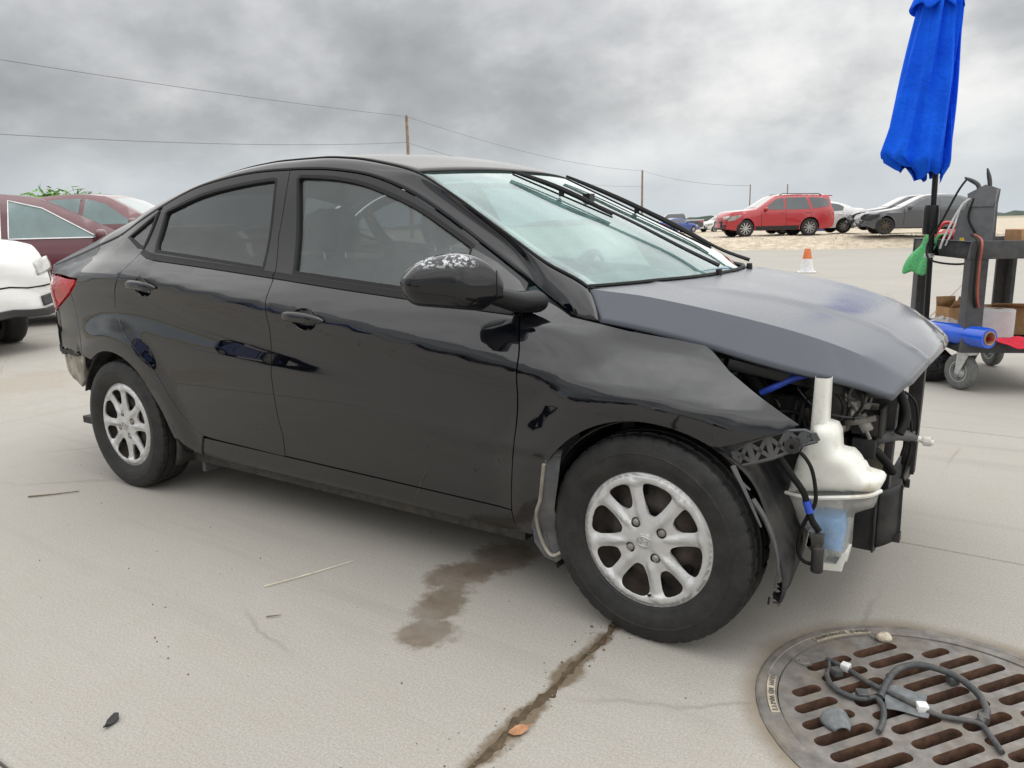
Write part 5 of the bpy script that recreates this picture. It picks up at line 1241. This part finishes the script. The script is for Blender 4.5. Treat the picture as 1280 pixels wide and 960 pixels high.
for k, off in enumerate((0, .022)):
    p = [cl(.02+off, .12, 1.02), cl(-.005+off, -.06, .98), cl(-.01+off, -.07, .85), cl(.0+off, -.055, .66), cl(.03+off, -.02, .56)]
    o = MB().tube([Vector(q)-Vector(p[0]) for q in catmull(p, 8)], .008, 8).build('power_cable', 'cable_red' if k else 'rubber', ang=60); o.location = p[0]
    tag(o, ('brown' if k else 'black')+' cable hanging down in front of the cart tray', 'cable')
tl = empty('power_tool', cl(.10, .62, .925), CA+.2, 'red power tool lying on the cart tray beside the umbrella pole', 'power tool')
mb = MB(); mb.tube(catmull([(-.16, 0, .075), (-.05, 0, .085), (.08, 0, .09), (.18, 0, .08)], 5), [.030]*4+[.042]*8+[.036, .03, .02, .02], 14); mb.build('body', 'tool_red', tl, ang=60)
MB().tube(catmull([(.02, 0, .10), (-.01, 0, .16), (-.08, 0, .17), (-.13, 0, .11)], 5), .012, 8).build('handle', 'tool_red', tl, ang=60)
MB().lathe([(0, 0), (.05, 0), (.055, .02), (.02, .04), (0, .04)], c=(-.14, 0, .01), n=20).build('disc_pad', 'cart_plastic', tl)
mb = MB().lathe([(0, 0), (.022, 0), (.022, .05), (.012, .06), (.012, .075), (0, .075)], n=14); o = mb.build('yellow_bottle', 'tool_yellow', ang=40); o.location = cl(-.005, .20, .926); tag(o, 'small yellow bottle on the cart tray', 'bottle')
mb = MB(); mb.add([(0, 0, 0), (.12, .02, 0), (.10, .10, .01), (.0, .07, .0), (.02, .03, .14), (.05, .06, .11)], [(0, 1, 2, 3), (0, 1, 4), (1, 2, 5), (1, 5, 4), (2, 3, 5), (3, 4, 5), (3, 0, 4)])
o = mb.build('folded_paper', 'paper_white', ang=10); o.location = cl(-.01, .78, .927); o.rotation_euler = (0, 0, .7); tag(o, 'folded white paper standing on the cart tray behind the green cloth', 'paper')
o = MB().box((-.13, -.10, 0), (.13, .10, .12)).build('brown_case', 'cardboard', bevel=.008); o.location = cl(.52, .42, .927); o.rotation_euler = (0, 0, CA+.1); tag(o, 'tan cardboard case on the cart tray behind the jump starter', 'box')
mb = MB(); mb.grid(lambda u, v: (.20*(u-.5)*(1+.25*v), -.02+.03*math.sin(u*11+v*3)*(.3+v), -.26*v+.02*math.sin(u*7)), 14, 12)
o = mb.build('white_bag', 'paper_white', ang=75); o.location = cl(.43, -.045, 1.06); o.rotation_euler = (0, 0, CA); o.modifiers.new('s', 'SOLIDIFY').thickness = .004; tag(o, 'white plastic bag hanging over the front of the cart tray', 'bag')
# ---------------------------------------------------------------- blue umbrella
m_, t_, p_ = nodes('umbrella_blue')
n_ = noise(t_, 6, 5, .6); lk(t_, ramp(t_, n_.outputs[0], [(.3, (.003, .09, .72)), (.7, (.005, .13, .88))]), p_.inputs['Base Color']); p_.inputs['Roughness'].default_value = .85; p_.inputs['Specular IOR Level'].default_value = .2; nw_ = noise(t_, 14, 6, .6, dist=.8); bump(t_, p_, nw_.outputs[0], .5, .03)
UX, UY = .190, 3.500
um = empty('patio_umbrella', (UX, UY, 0), 0, 'closed blue patio umbrella on a black pole standing beside the cart', 'umbrella')
RV = Vector((.829, .559, 0)); FV = Vector((-.559, .829, 0))
def canopy(u, v):
    th = 2*math.pi*v; z = 2.66-1.25*u
    hwL = .150+.205*u; hwR = .078+.012*u
    c = math.cos(th); s = math.sin(th)
    base = (hwR if c > 0 else hwL)*abs(c)**.9*math.copysign(1, c)
    fold = 1+.20*math.sin(9*th+5*u+1)+.10*math.sin(17*th-3*u)+.05*math.sin(31*th+4*u)
    dep = (.11+.05*u)*s*fold
    # hem gathers in under itself at the bottom
    if u > .93: k = (u-.93)/.07; base *= 1-.45*k; dep *= 1-.35*k
    hem = (.075*(1 if c < 0 else 0)*abs(c)**1.5-.02*math.sin(11*th))*sst(.7, 1, u)
    q = RV*(base*(1+.05*math.sin(9*th+5*u))-.02*u)+FV*dep
    return (q.x, q.y, z+hem-(.03*math.sin(5*th) if u > .99 else 0))
o = MB().grid(canopy, 46, 150).build('canopy', 'umbrella_blue', um, ang=48)
def ruff(u, v):
    th = 2*math.pi*v; r = .13+.045*u+.02*math.sin(8*th+1)*u; q = RV*(r*(1.05 if math.cos(th) < 0 else .72)*math.cos(th)-.045)+FV*(r*.8*math.sin(th)); return (q.x, q.y, 2.66-.17*u+.025*math.sin(7*th+2)*u)
o = MB().grid(ruff, 8, 90).build('vent_flap', 'umbrella_blue', um, ang=60); o.modifiers.new('s', 'SOLIDIFY').thickness = .004
o = MB().grid(lambda u, v: (lambda th: tuple(RV*((.17*(1-u)+.01)*math.cos(th)*.75-.04*(1-u))+FV*(.13*(1-u)+.01)*math.sin(th)+Vector((0, 0, 2.66+.16*u))))(2*math.pi*v), 6, 40).build('canopy_top', 'umbrella_blue', um, ang=60)
MB().cyl((.04, .03, .10), (-.01, 0, 2.80), .019, 16).build('pole', 'satin_black', um)
MB().lathe([(.021, 1.02), (.046, 1.02), (.050, 1.05), (.052, 1.19), (.046, 1.22), (.021, 1.22)], c=(.012, .008, 0), n=20, close=True).build('crank_housing', 'satin_black', um, ang=40)
MB().lathe([(.026, .86), (.030, .86), (.030, .89), (.026, .89)], c=(.02, .012, 0), n=18, close=True).build('clamp_ring', 'zinc', um)
mb = MB(); mb.ell((0, 0, .10), (.20, .17, .11), 26, 14)
mb.v = [(x*(1+.10*math.sin(9*math.atan2(y, x)+z*30)), y*(1+.10*math.sin(7*math.atan2(y, x)+z*40)), max(.003, z*(1+rg.uniform(-.10, .10)))) for x, y, z in mb.v]
m_, t_, p_ = nodes('bag_black'); p_.inputs['Base Color'].default_value = (.008, .008, .009, 1); p_.inputs['Roughness'].default_value = .28; n_ = noise(t_, 22, 5, .6, dist=1.5); bump(t_, p_, n_.outputs[0], .8, .03)
o = mb.build('weight_bag', 'bag_black', ang=12); o.location = (.275, 3.47, 0); tag(o, 'crumpled black plastic bag weighing down the foot of the umbrella pole', 'bag')
# ---------------------------------------------------------------- traffic cone
simple('cone_orange', (.62, .16, .04), .55, var=.2, scale=20, dirt=(.25, .15, .1), dirtamt=.4); simple('cone_white', (.66, .66, .66), .6, var=.12, scale=15)
cn = empty('traffic_cone', (-3.20, 14.8, 0), .3, 'weathered orange and white traffic cone standing alone on the far concrete', 'traffic cone')
MB().lathe([(.158, .02), (.150, .04), (.098, .30)], n=24).build('white_sleeve', 'cone_white', cn)
MB().lathe([(.098, .30), (.090, .34), (.062, .50), (.050, .515), (0, .515)], n=24).build('cone_tip', 'cone_orange', cn)
MB().box((-.19, -.19, 0), (.19, .19, .028)).build('base', 'cone_white', cn, bevel=.01)
# ---------------------------------------------------------------- other vehicles
simple('car_glass', (.035, .045, .05), .05, var=.2, scale=3, coat=1, spec=.8)
simple('car_glass_green', (.10, .17, .17), .06, var=.2, scale=3, coat=1, spec=.8)
simple('car_black_trim', (.02, .02, .021), .6, var=.3, scale=10)
simple('alloy_wheel', (.50, .50, .49), .35, metal=.6, var=.15, scale=10)
simple('steel_wheel_dark', (.09, .075, .055), .6, metal=.4, var=.3, scale=10)
simple('lamp_clear', (.36, .355, .33), .12, var=.35, scale=8, coat=1)
simple('lamp_rear', (.40, .02, .02), .25, coat=.8)
PAINTS = {}
def car_paint(key, c, low=.25):
    if key not in PAINTS: PAINTS[key] = 1; paint('paint_'+key, c, amt=.05, top=.10, low=low, spec=.4, rough=.35, crough=.3)
    return 'paint_'+key
SPEC = {
 'suv': dict(L=5.0, W=1.98, H=1.79, wb=2.86, xf=.92, R=.385, belt=1.13, sill=.30,
   top=[(0, .36), (.015, .62), (.05, .86), (.16, 1.00), (.40, 1.10), (1.30, 1.17), (1.52, 1.24), (2.22, 1.68), (2.5, 1.76), (3.3, 1.79), (4.3, 1.75), (4.70, 1.70), (4.86, 1.25), (4.95, 1.08), (5.0, .80), (4.98, .52), (4.92, .38)],
   ws=(1.50, 2.26), rw=(4.70, 4.87), win=[[(1.72, 1.17), (2.30, 1.60), (2.62, 1.655), (2.66, 1.15)], [(2.74, 1.15), (2.72, 1.655), (3.62, 1.655), (3.78, 1.16)], [(3.90, 1.17), (3.76, 1.65), (4.40, 1.61), (4.66, 1.55), (4.72, 1.26)]], seams=[1.62, 2.70, 3.80]),
 'sedan': dict(L=4.9, W=1.86, H=1.46, wb=2.83, xf=.95, R=.335, belt=.96, sill=.24,
   top=[(0, .32), (.01, .52), (.05, .68), (.20, .76), (.50, .84), (1.30, .95), (1.55, 1.02), (2.25, 1.38), (2.55, 1.44), (2.95, 1.46), (3.4, 1.42), (3.8, 1.31), (4.25, 1.13), (4.55, 1.10), (4.80, 1.07), (4.87, .90), (4.9, .66), (4.85, .42), (4.78, .33)],
   ws=(1.52, 2.30), rw=(3.56, 4.24), win=[[(1.80, .99), (2.35, 1.31), (2.74, 1.385), (2.80, .99)], [(2.88, .99), (2.83, 1.385), (3.15, 1.38), (3.55, 1.30), (3.74, 1.20), (3.70, 1.03)]], seams=[1.60, 2.84, 3.68]),
 'crossover': dict(L=4.6, W=1.86, H=1.68, wb=2.68, xf=.90, R=.36, belt=1.09, sill=.27,
   top=[(0, .36), (.01, .60), (.06, .82), (.20, .94), (.45, 1.02), (1.20, 1.11), (1.42, 1.17), (2.20, 1.58), (2.45, 1.65), (2.95, 1.68), (3.6, 1.64), (4.1, 1.53), (4.42, 1.30), (4.50, 1.10), (4.58, .85), (4.6, .60), (4.54, .40)],
   ws=(1.40, 2.22), rw=(4.06, 4.42), win=[[(1.72, 1.12), (2.30, 1.50), (2.66, 1.595), (2.72, 1.12)], [(2.80, 1.12), (2.75, 1.600), (3.25, 1.585), (3.62, 1.53), (3.70, 1.14)], [(3.80, 1.16), (3.73, 1.51), (4.0, 1.43), (4.16, 1.32)]], seams=[1.50, 2.76, 3.72]),
 'pickup': dict(L=5.8, W=2.0, H=1.90, wb=3.6, xf=.95, R=.40, belt=1.20, sill=.42,
   top=[(0, .46), (.01, .80), (.05, 1.10), (.25, 1.17), (1.35, 1.24), (1.55, 1.30), (2.10, 1.80), (2.4, 1.88), (3.1, 1.90), (3.75, 1.86), (3.95, 1.30), (4.02, 1.22), (5.70, 1.21), (5.8, 1.15), (5.8, .60), (5.75, .52)],
   ws=(1.52, 2.14), rw=(3.74, 3.95), win=[[(1.78, 1.24), (2.22, 1.72), (2.72, 1.78), (2.76, 1.23)], [(2.86, 1.23), (2.82, 1.78), (3.60, 1.76), (3.72, 1.25)]], seams=[1.6, 2.8, 3.85])}
def gen_car(name, label, cat, kind, fwpos, yaw, paintmat, group=None, lower=None, rim='alloy_wheel', z=0, simple_=False, glassm='car_glass', chrome=False, damage=0, openglass=False, steer=0):
    """fwpos: ground point of the mid front axle; local x runs back from the front bumper in the SPEC tables"""
    S = SPEC[kind]; W2 = S['W']/2; xf = S['xf']; xr = xf+S['wb']; R = S['R']; belt = S['belt']
    e = empty(name, (fwpos[0], fwpos[1], z), yaw, label, cat, group)
    Lx_ = S['L']
    T3 = lambda x, y, zz: (xf-(x+.26*abs(y/W2)**3*sst(1.4, 0, x)-.16*abs(y/W2)**3*sst(Lx_-1.1, Lx_, x)), y, zz)          # local: +x forward, origin below the front axle
    prof = [(q.x, q.y) for q in catmull([(a, b, 0) for a, b in S['top']], 4)]
    ra = R*1.14
    def archp(cx): return [(cx+ra*math.cos(R_(a)), R+ra*math.sin(R_(a))) for a in range(-12, 193, 17)]
    sill = S['sill']
    under = [(prof[-1][0]-.12, sill+.04)]+[p for p in archp(xr)]+[p for p in archp(xf)]+[(.16, sill+.05)]
    under = [p if p[1] > sill-.02 else (p[0], sill) for p in under]
    poly = prof+under
    edge = resample(prof, .12)
    def half(x, zz):
        y = W2*(1-.05*((zz-.75)/.5)**2) if zz < belt else W2*(1-.05*((belt-.75)/.5)**2)-(zz-belt)*.36
        y *= 1-.13*sst(.75, 0, x)-.11*sst(S['L']-.7, S['L'], x)
        d = 9
        for (ax, ay), (bx, by) in zip(prof, prof[1:]):
            dx, dy = bx-ax, by-ay; L = dx*dx+dy*dy; t = 0 if L == 0 else max(0, min(1, ((x-ax)*dx+(zz-ay)*dy)/L)); d = min(d, math.hypot(x-ax-t*dx, zz-ay-t*dy))
        r = .10
        if d < r: y -= r*.75*(1-math.sqrt(max(0, 1-(1-d/r)**2)))
        for cx in (xf, xr):
            q = math.hypot(x-cx, zz-R)
            if q < ra*1.35: y += .018*(1-sst(ra*1.1, ra*1.35, q))
        y += .010*math.exp(-((zz-(belt-.16))/.05)**2)
        return y
    rd_ = random.Random(hash(kind) % 97+int(abs(fwpos[0])*10))
    def dmg(x, y, zz):
        if not damage: return (x, y, zz)
        k = damage*sst(1.0, .1, x)
        return (x+k*(.10+.06*math.sin(zz*19+y*5)), y*(1-.10*k)+.03*k*math.sin(zz*23+x*11), zz+.05*k*math.sin(y*9+x*7))
    h = .16 if not simple_ else .26
    V, T = tri2d(poly, (), h)
    body = MB(); n = len(V)
    for s in (-1, 1):
        body.add([T3(*dmg(x, s*half(x, zz), zz)) for x, zz in V], T if s > 0 else [t[::-1] for t in T])
    m = 10; cols_ = []
    for x, zz in prof:
        y = half(x, zz); cols_.append([T3(*dmg(x, -y+2*y*j/m, zz+.035*(1-(2*j/m-1)**2)*(1 if zz > .8 else .3))) for j in range(m+1)])
    body.add([q for c in cols_ for q in c], [(i*(m+1)+j, (i+1)*(m+1)+j, (i+1)*(m+1)+j+1, i*(m+1)+j+1) for i in range(len(cols_)-1) for j in range(m)])
    me = body.mesh('body'); bm = bmesh.new(); bm.from_mesh(me); bmesh.ops.remove_doubles(bm, verts=bm.verts, dist=.004); bmesh.ops.recalc_face_normals(bm, faces=bm.faces); bm.to_mesh(me); bm.free(); smooth_angle(me, 32)
    link('body', me, paintmat, e)
    def onside(nm, pl, mat, off=.006, hh=.2, par=e, th=.01, sides=(-1, 1)):
        for s in sides:
            V2, T2 = tri2d(pl, (), hh, interior=not simple_)
            f = lambda x, zz: T3(x, s*(half(x, zz)+off), zz)
            def nr(x, zz):
                k = .01; return ((half(x+k, zz)-half(x-k, zz))/(2*k), s, -(half(x, zz+k)-half(x, zz-k))/(2*k))
            link(nm, surf_mesh(nm, V2, T2, f, nr, th), mat, par)
    for w_ in S['win']:
        onside('side_window', w_, glassm)
        if chrome:
            for s in (-1, 1): MB().tube([T3(x, s*(half(x, zz)+.008), zz) for x, zz in resample(w_, .1)], .012, 5, closed=True).build('window_trim', 'chrome', e)
    def strip(nm, x0, x1, mat, off=.006, wf=.86):
        pts = [(x, zz) for x, zz in resample(prof+prof[::-1], .07)[:len(resample(prof+prof[::-1], .07))//2] if x0 <= x <= x1 and zz > belt-.15]
        if len(pts) < 2: return
        g = []
        for x, zz in pts:
            y = half(x, zz)*wf+.02; g.append([T3(x-.006 if nm == 'windshield' else x+.006, -y+2*y*j/8, zz+.035*(1-(2*j/8*1-1)**2)+off) for j in range(9)])
        MB().add([q for c in g for q in c], [(i*9+j, (i+1)*9+j, (i+1)*9+j+1, i*9+j+1) for i in range(len(g)-1) for j in range(8)]).build(nm, mat, e, ang=60)
    strip('windshield', *S['ws'], glassm); strip('rear_window', *S['rw'], glassm)
    for s in (-1, 1):
        for x in S['seams']:
            MB().tube([T3(x+.03*math.sin(zz*3), s*(half(x, zz)+.001), zz) for zz in [sill+.10+(belt-sill-.10)*i/8 for i in range(9)]], .006, 4).build('door_seam', 'rubber', e)
        xm = S['seams'][0]+.25
        MB().ell(T3(xm-.05, s*(W2+.07), belt+.06), (.075, .11, .075), 12, 8, p=.8).tube([T3(xm, s*(W2-.06), belt), T3(xm-.02, s*(W2+.03), belt+.03)], .03, 6).build('door_mirror', paintmat, e, ang=60)
        for x in (S['seams'][1]-.14, S['seams'][2]-.12):
            MB().ell(T3(x, s*(half(x, belt-.10)+.02), belt-.10), (.11, .016, .018), 10, 6).build('door_handle', 'chrome' if chrome else paintmat, e, ang=60)
    zl = S['top'][2][1]
    hl = [(.05, zl-.16), (.09, zl+.00), (.30, zl+.075), (.62, zl+.10), (.56, zl-.0), (.30, zl-.12)]
    onside('headlight', hl, 'lamp_clear' if damage < .5 else 'car_black_trim', .008)
    Lx = S['L']; onside('tail_lamp', [(Lx-.55, belt-.06), (Lx-.12, belt-.04), (Lx-.04, belt-.22), (Lx-.20, belt-.26)], 'lamp_rear', .008)
    fp_ = S['top'][:5]
    def fx(zz):
        for (x0, z0), (x1, z1) in zip(fp_, fp_[1:]):
            if z0 <= zz <= z1: return x0+(x1-x0)*(zz-z0)/(z1-z0)
        return fp_[-1][0] if zz > fp_[-1][1] else fp_[0][0]
    def face(nm, y0, y1, zlo, zhi, mat, off=.016):
        mb = MB(); mb.grid(lambda u, v: (lambda yy, zz: T3(*dmg(fx(zz)-off, yy, zz)))(y0+(y1-y0)*u, zlo(u)+(zhi(u)-zlo(u))*v), 8, 5); o = mb.build(nm, mat, e, ang=50); q = o.modifiers.new('s', 'SOLIDIFY'); q.thickness = .012; q.offset = 0
    if not simple_:
        for s in (-1, 1):
            face('front_lamp', s*W2*.60, s*W2*.92, lambda u: zl-.07-.02*(1-u), lambda u: zl+.03+.05*u, 'lamp_clear' if damage < .5 else 'car_black_trim')
            face('fog_lamp', s*W2*.60, s*W2*.84, lambda u: S['top'][0][1]+.10, lambda u: S['top'][0][1]+.20, 'car_black_trim')
        face('lower_intake', -W2*.82, W2*.82, lambda u: S['top'][0][1]-.0, lambda u: S['top'][0][1]+.075, 'car_black_trim')
        face('bumper_crease', -W2*.88, W2*.88, lambda u: zl-.215, lambda u: zl-.20, 'rubber', .004)
    if lower: onside('lower_cladding', [(xf+ra+.05, sill+.0), (xr-ra-.05, sill), (xr-ra-.04, sill+.17), (xf+ra+.04, sill+.17)], lower, .010)
    MB().box(T3(.75, -W2*.6, sill-.02), T3(S['L']-.5, W2*.6, sill+.12)).build('underbody', 'car_black_trim', e)
    gx = .012+(.12 if damage else 0)
    MB().box(T3(gx+.05, -W2*.55, S['top'][0][1]+.04), T3(gx-.03, W2*.55, zl-.14)).build('grille', 'car_black_trim', e, bevel=.02)
    if cat == 'suv' or kind == 'suv':
        for s in (-1, 1): MB().tube([T3(2.5, s*.68, 1.765), T3(2.6, s*.70, 1.82), T3(4.2, s*.70, 1.80), T3(4.35, s*.68, 1.74)], .02, 6).build('roof_rack', 'car_black_trim', e)
        MB().box(T3(4.62, -.60, 1.69), T3(4.90, .60, 1.73)).build('spoiler', paintmat, e, bevel=.01)
    # wheels
    wn = 28
    def wheel(cx, s, st=0):
        w_ = empty('wheel', T3(cx, s*(W2-.12), R), st if s < 0 else math.pi+st, parent=e)
        MB().lathe([(R*.62, -.10), (R*.70, -.115), (R*.90, -.11), (R*.985, -.085), (R, -.05), (R, .05), (R*.985, .085), (R*.9, .11), (R*.62, .10)], axis='Y', n=wn, rfun=lambda i, j, r: r-.008 if i in (3, 4, 5, 6) and j % 2 else r).build('tyre', 'tyre_rubber', w_, ang=40)
        mb = MB().lathe([(R*.60, -.06), (R*.645, -.105), (R*.665, -.108), (R*.665, -.09), (R*.60, -.03)], axis='Y', n=wn)
        mb.lathe([(0, -.10), (R*.13, -.10), (R*.16, -.08), (R*.16, -.04)], axis='Y', n=14)
        for k in range(10):
            a = 2*math.pi*k/10; mb.beam((R*.10*math.cos(a), -.088, R*.10*math.sin(a)), (R*.64*math.cos(a), -.088, R*.64*math.sin(a)), R*.11, .02, (0, 1, 0))
        rm = mb.build('rim', rim, w_)
        MB().lathe([(0, -.035), (R*.62, -.035), (R*.62, .03), (0, .03)], axis='Y', n=18).build('brake_disc', 'steel_wheel_dark', w_)
    for cx in (xf, xr):
        for s in (-1, 1): wheel(cx, s, steer if cx == xf else 0)
        for s in (-1, 1): MB().grid(lambda u, v: T3(cx+ra*.99*math.cos(math.pi*(1.06*u-.03)), s*W2*(.50+.40*v), R+ra*.99*math.sin(math.pi*(1.06*u-.03))), 14, 2).build('wheel_well', 'car_black_trim', e)
    return e
red = car_paint('red', (.42, .012, .022)); white = car_paint('white', (.74, .74, .73), .15); grey = car_paint('grey', (.075, .078, .088)); dark = car_paint('dark', (.018, .020, .024))
maroon = car_paint('maroon', (.10, .012, .022)); rose = car_paint('rose', (.17, .06, .068)); blue = car_paint('blue', (.01, .055, .32)); silver = car_paint('silver', (.42, .43, .44)); char_ = car_paint('charcoal', (.05, .052, .055))
YS = R_(216)
gen_car('red_suv', 'bright red three-row suv with alloy wheels parked side-on at the gravel edge', 'suv', 'suv', (-10.14, 31.74), YS, red, lower='car_black_trim', z=.40, glassm='car_glass')
gen_car('white_sedan', 'white sedan parked behind the tail of the bright red suv', 'car', 'sedan', (-9.35, 35.1), R_(212), white, z=.45)
gen_car('damaged_sedan', 'grey sedan with its nose crushed and front bumper missing', 'car', 'sedan', (-4.25, 30.85), R_(200), grey, z=.47, rim='steel_wheel_dark', damage=1.0)
gen_car('dark_sedan', 'dark sedan parked behind the grey crushed sedan', 'car', 'sedan', (-5.35, 35.2), R_(203), dark, z=.56, damage=.6)
gen_car('blue_sedan', 'small blue sedan far off beside the white suv', 'car', 'sedan', (-28.3, 73.0), R_(62), blue, z=.02)
gen_car('white_suv', 'white suv parked far off behind the small blue sedan', 'suv', 'suv', (-28.4, 79.3), R_(238), white, z=-.08)
gen_car('grey_pickup', 'grey pickup truck far off at the edge of the windshield', 'pickup truck', 'pickup', (-31.8, 72.9), R_(208), char_, z=.05)
gen_car('blue_van', 'blue vehicle whose roof shows above the white sedan', 'car', 'suv', (-14.2, 57.2), R_(205), blue, z=-.06)
gen_car('silver_hatchback', 'silver car far off on the horizon left of the bright red suv', 'car', 'crossover', (-33.5, 98.0), R_(200), silver, z=-.1, simple_=True)
gen_car('damaged_white_suv', 'white suv with a torn front bumper at the left edge of the yard', 'suv', 'suv', (-8.27, .43), R_(16), white, z=0, damage=.25, steer=R_(-24))
gen_car('maroon_crossover', 'dark maroon car with chrome window trim behind the white suv', 'car', 'crossover', (-10.0, 3.95), R_(69), maroon, z=0, glassm='car_glass_green', chrome=True)
gen_car('dusty_maroon_crossover', 'faded maroon car with its roof showing behind the sedan boot', 'car', 'crossover', (-12.85, 6.7), R_(34), rose, z=.22, glassm='car_glass_green')
# unseen cars added behind the camera to give the doors something to reflect
gen_car('unseen_suv', 'unseen dark suv added across the yard for the doors to reflect', 'suv', 'suv', (-4.2, -10.0), R_(10), dark, z=0, simple_=True)
gen_car('unseen_sedan', 'unseen white sedan added across the yard for the fender to reflect', 'car', 'sedan', (1.8, -9.0), R_(8), white, z=0, simple_=True)
gen_car('unseen_hatchback', 'unseen blue hatchback added across the yard for the front door to reflect', 'car', 'crossover', (-9.8, -9.0), R_(20), blue, z=0, simple_=True)
# ---------------------------------------------------------------- poles and wires
simple('pole_wood', (.24, .19, .14), .9, var=.3, scale=3); simple('wire_dark', (.12, .12, .125), .6)
def upole(x, y, z0, h, r, label, arms=True):
    e = empty('utility_pole', (x, y, z0), 1.0, label, 'utility pole', 'utility poles')
    MB().cyl((0, 0, 0), (0, 0, h), r, 10, r*.7).build('post', 'pole_wood', e)
    if arms: MB().box((-.05, -.12, h-.9), (.05, .12, h-.2)).build('crossarm', 'pole_wood', e)
    for s in (0,): MB().lathe([(.05, 0), (.06, .08), (.03, .16), (0, .18)], n=8, c=(0, 0, h)).build('insulator', 'wire_dark', e)
    return (x, y, z0+h)
d1 = (-.6568, .7540); d2 = (-.4116, .9114)
A = upole(CAM.x+75*d1[0], CAM.y+75*d1[1], 0, 11.25, .19, 'wooden utility pole rising behind the sedan roof')
B = upole(CAM.x+130*d2[0], CAM.y+130*d2[1], 0, 9.35, .21, 'thin utility pole behind the windshield wipers')
P0 = (2*A[0]-B[0], 2*A[1]-B[1]+2, 10.7); B2 = (2*B[0]-A[0]+22, 2*B[1]-A[1], 9.6)
def span(p, q, sag, r=.017, label=''):
    p, q = Vector(p), Vector(q); pts = [p.lerp(q, i/24)-Vector((0, 0, 4*sag*(i/24)*(1-i/24))) for i in range(25)]
    o = MB().tube([w_-p for w_ in pts], r, 5).build('power_line', 'wire_dark', ang=70); o.location = p; tag(o, label, 'power line', 'overhead wires')
span(P0, A, .5, label='upper overhead wire running left from the wooden utility pole')
span((P0[0], P0[1], 6.6), (A[0], A[1], 8.95), 1.0, label='lower overhead wire running left from the wooden utility pole')
span(A, B, 1.0, label='upper overhead wire between the two utility poles')
span((A[0], A[1], 8.9), (B[0], B[1], 6.9), 1.2, label='lower overhead wire between the two utility poles')
span(B, (-28.2, 93.0, 5.2), .6, label='overhead wire running right from the thin utility pole')
upole(-28.2, 93.0, 0, 5.2, .09, 'short far post left of the small hut roof', False); upole(-24.1, 94.2, 0, 5.1, .09, 'short far post right of the small hut roof', False)
# ---------------------------------------------------------------- hut, tree, far scrub
simple('hut_wall', (.42, .16, .12), .8); simple('hut_roof', (.42, .34, .27), .85)
ht = empty('small_hut', (-23.9, 86.5, 0), .35, 'small hut with a tan roof showing above the bright red suv', 'hut')
MB().box((-1.5, -1.5, 0), (1.5, 1.5, 2.75)).build('wall', 'hut_wall', ht)
MB().add([(-2.1, -2.1, 2.7), (2.1, -2.1, 2.7), (2.1, 2.1, 2.7), (-2.1, 2.1, 2.7), (-.4, 0, 3.35), (.4, 0, 3.35)], [(3, 2, 1, 0), (0, 1, 5, 4), (1, 2, 5), (2, 3, 4, 5), (3, 0, 4)]).build('roof', 'hut_roof', ht, ang=10)
for x in (-.7, .7): MB().box((x-.35, -1.53, 1.2), (x+.35, -1.505, 2.1)).build('window', 'car_glass', ht)
simple('leaf_green', (.13, .28, .04), .6, var=.5, scale=8); simple('bark', (.12, .09, .065), .9)
def tree(name, label, x, y, h, w, seed, nl=900, ls=.10):
    rg = random.Random(seed); e = empty(name, (x, y, 0), 0, label, 'tree'); tr = MB(); lv = MB()
    def limb(p, d, L, r, k):
        q = p+d*L; tr.tube([p, p.lerp(q, .5)+Vector((rg.uniform(-.05, .05), rg.uniform(-.05, .05), 0)), q], [r, r*.8, r*.55], 6)
        if k == 0: tips.append(q); return
        for _ in range(3): limb(q, (d+Vector((rg.uniform(-.9, .9), rg.uniform(-.9, .9), rg.uniform(-.1, .6)))).normalized(), L*.66, r*.55, k-1)
    tips = []; limb(Vector((0, 0, 0)), Vector((0, 0, 1)), h*.38, .09, 3)
    for i in range(nl):
        c = rg.choice(tips)+Vector((rg.gauss(0, w*.20), rg.gauss(0, w*.20), rg.gauss(0, h*.07)))
        a = Vector((rg.uniform(-1, 1), rg.uniform(-1, 1), rg.uniform(-.5, .5))).normalized()*ls*rg.uniform(.6, 1.5); b = Vector((rg.uniform(-1, 1), rg.uniform(-1, 1), rg.uniform(-.6, .6))).normalized()*ls*.35
        lv.add([c-a, c+b, c+a, c-b], [(0, 1, 2, 3)])
    tr.build('trunk', 'bark', e, ang=60); lv.build('crown', 'leaf_green', e, ang=10, fixn=False)
tree('green_tree', 'bright green feathery treetop beyond the maroon cars', -24.7, 10.2, 2.5, 1.35, 4, 5200, .16)
simple('scrub', (.09, .12, .10), .95, var=.4, scale=.02)
mb = MB(); rg = random.Random(9); n = 380; vs = []
for i in range(n+1):
    a = R_(15+190*i/n); r = 620+18*math.sin(i*.7); x, y = r*math.cos(a), r*math.sin(a); h = max(.8, 3.0+1.6*math.sin(i*.31)+rg.uniform(-1, 1.2))
    vs += [(x, y, -.1), (x*1.004, y*1.004, h), (x*1.03, y*1.03, h*.8), (x*1.04, y*1.04, -.1)]
mb.add(vs, [(4*i+j, 4*i+4+j, 4*i+5+j, 4*i+1+j) for i in range(n) for j in range(3)]); tag(mb.build('distant_scrub', 'scrub', ang=60), 'low dark line of far scrub along the horizon', 'scrub', kind='stuff')
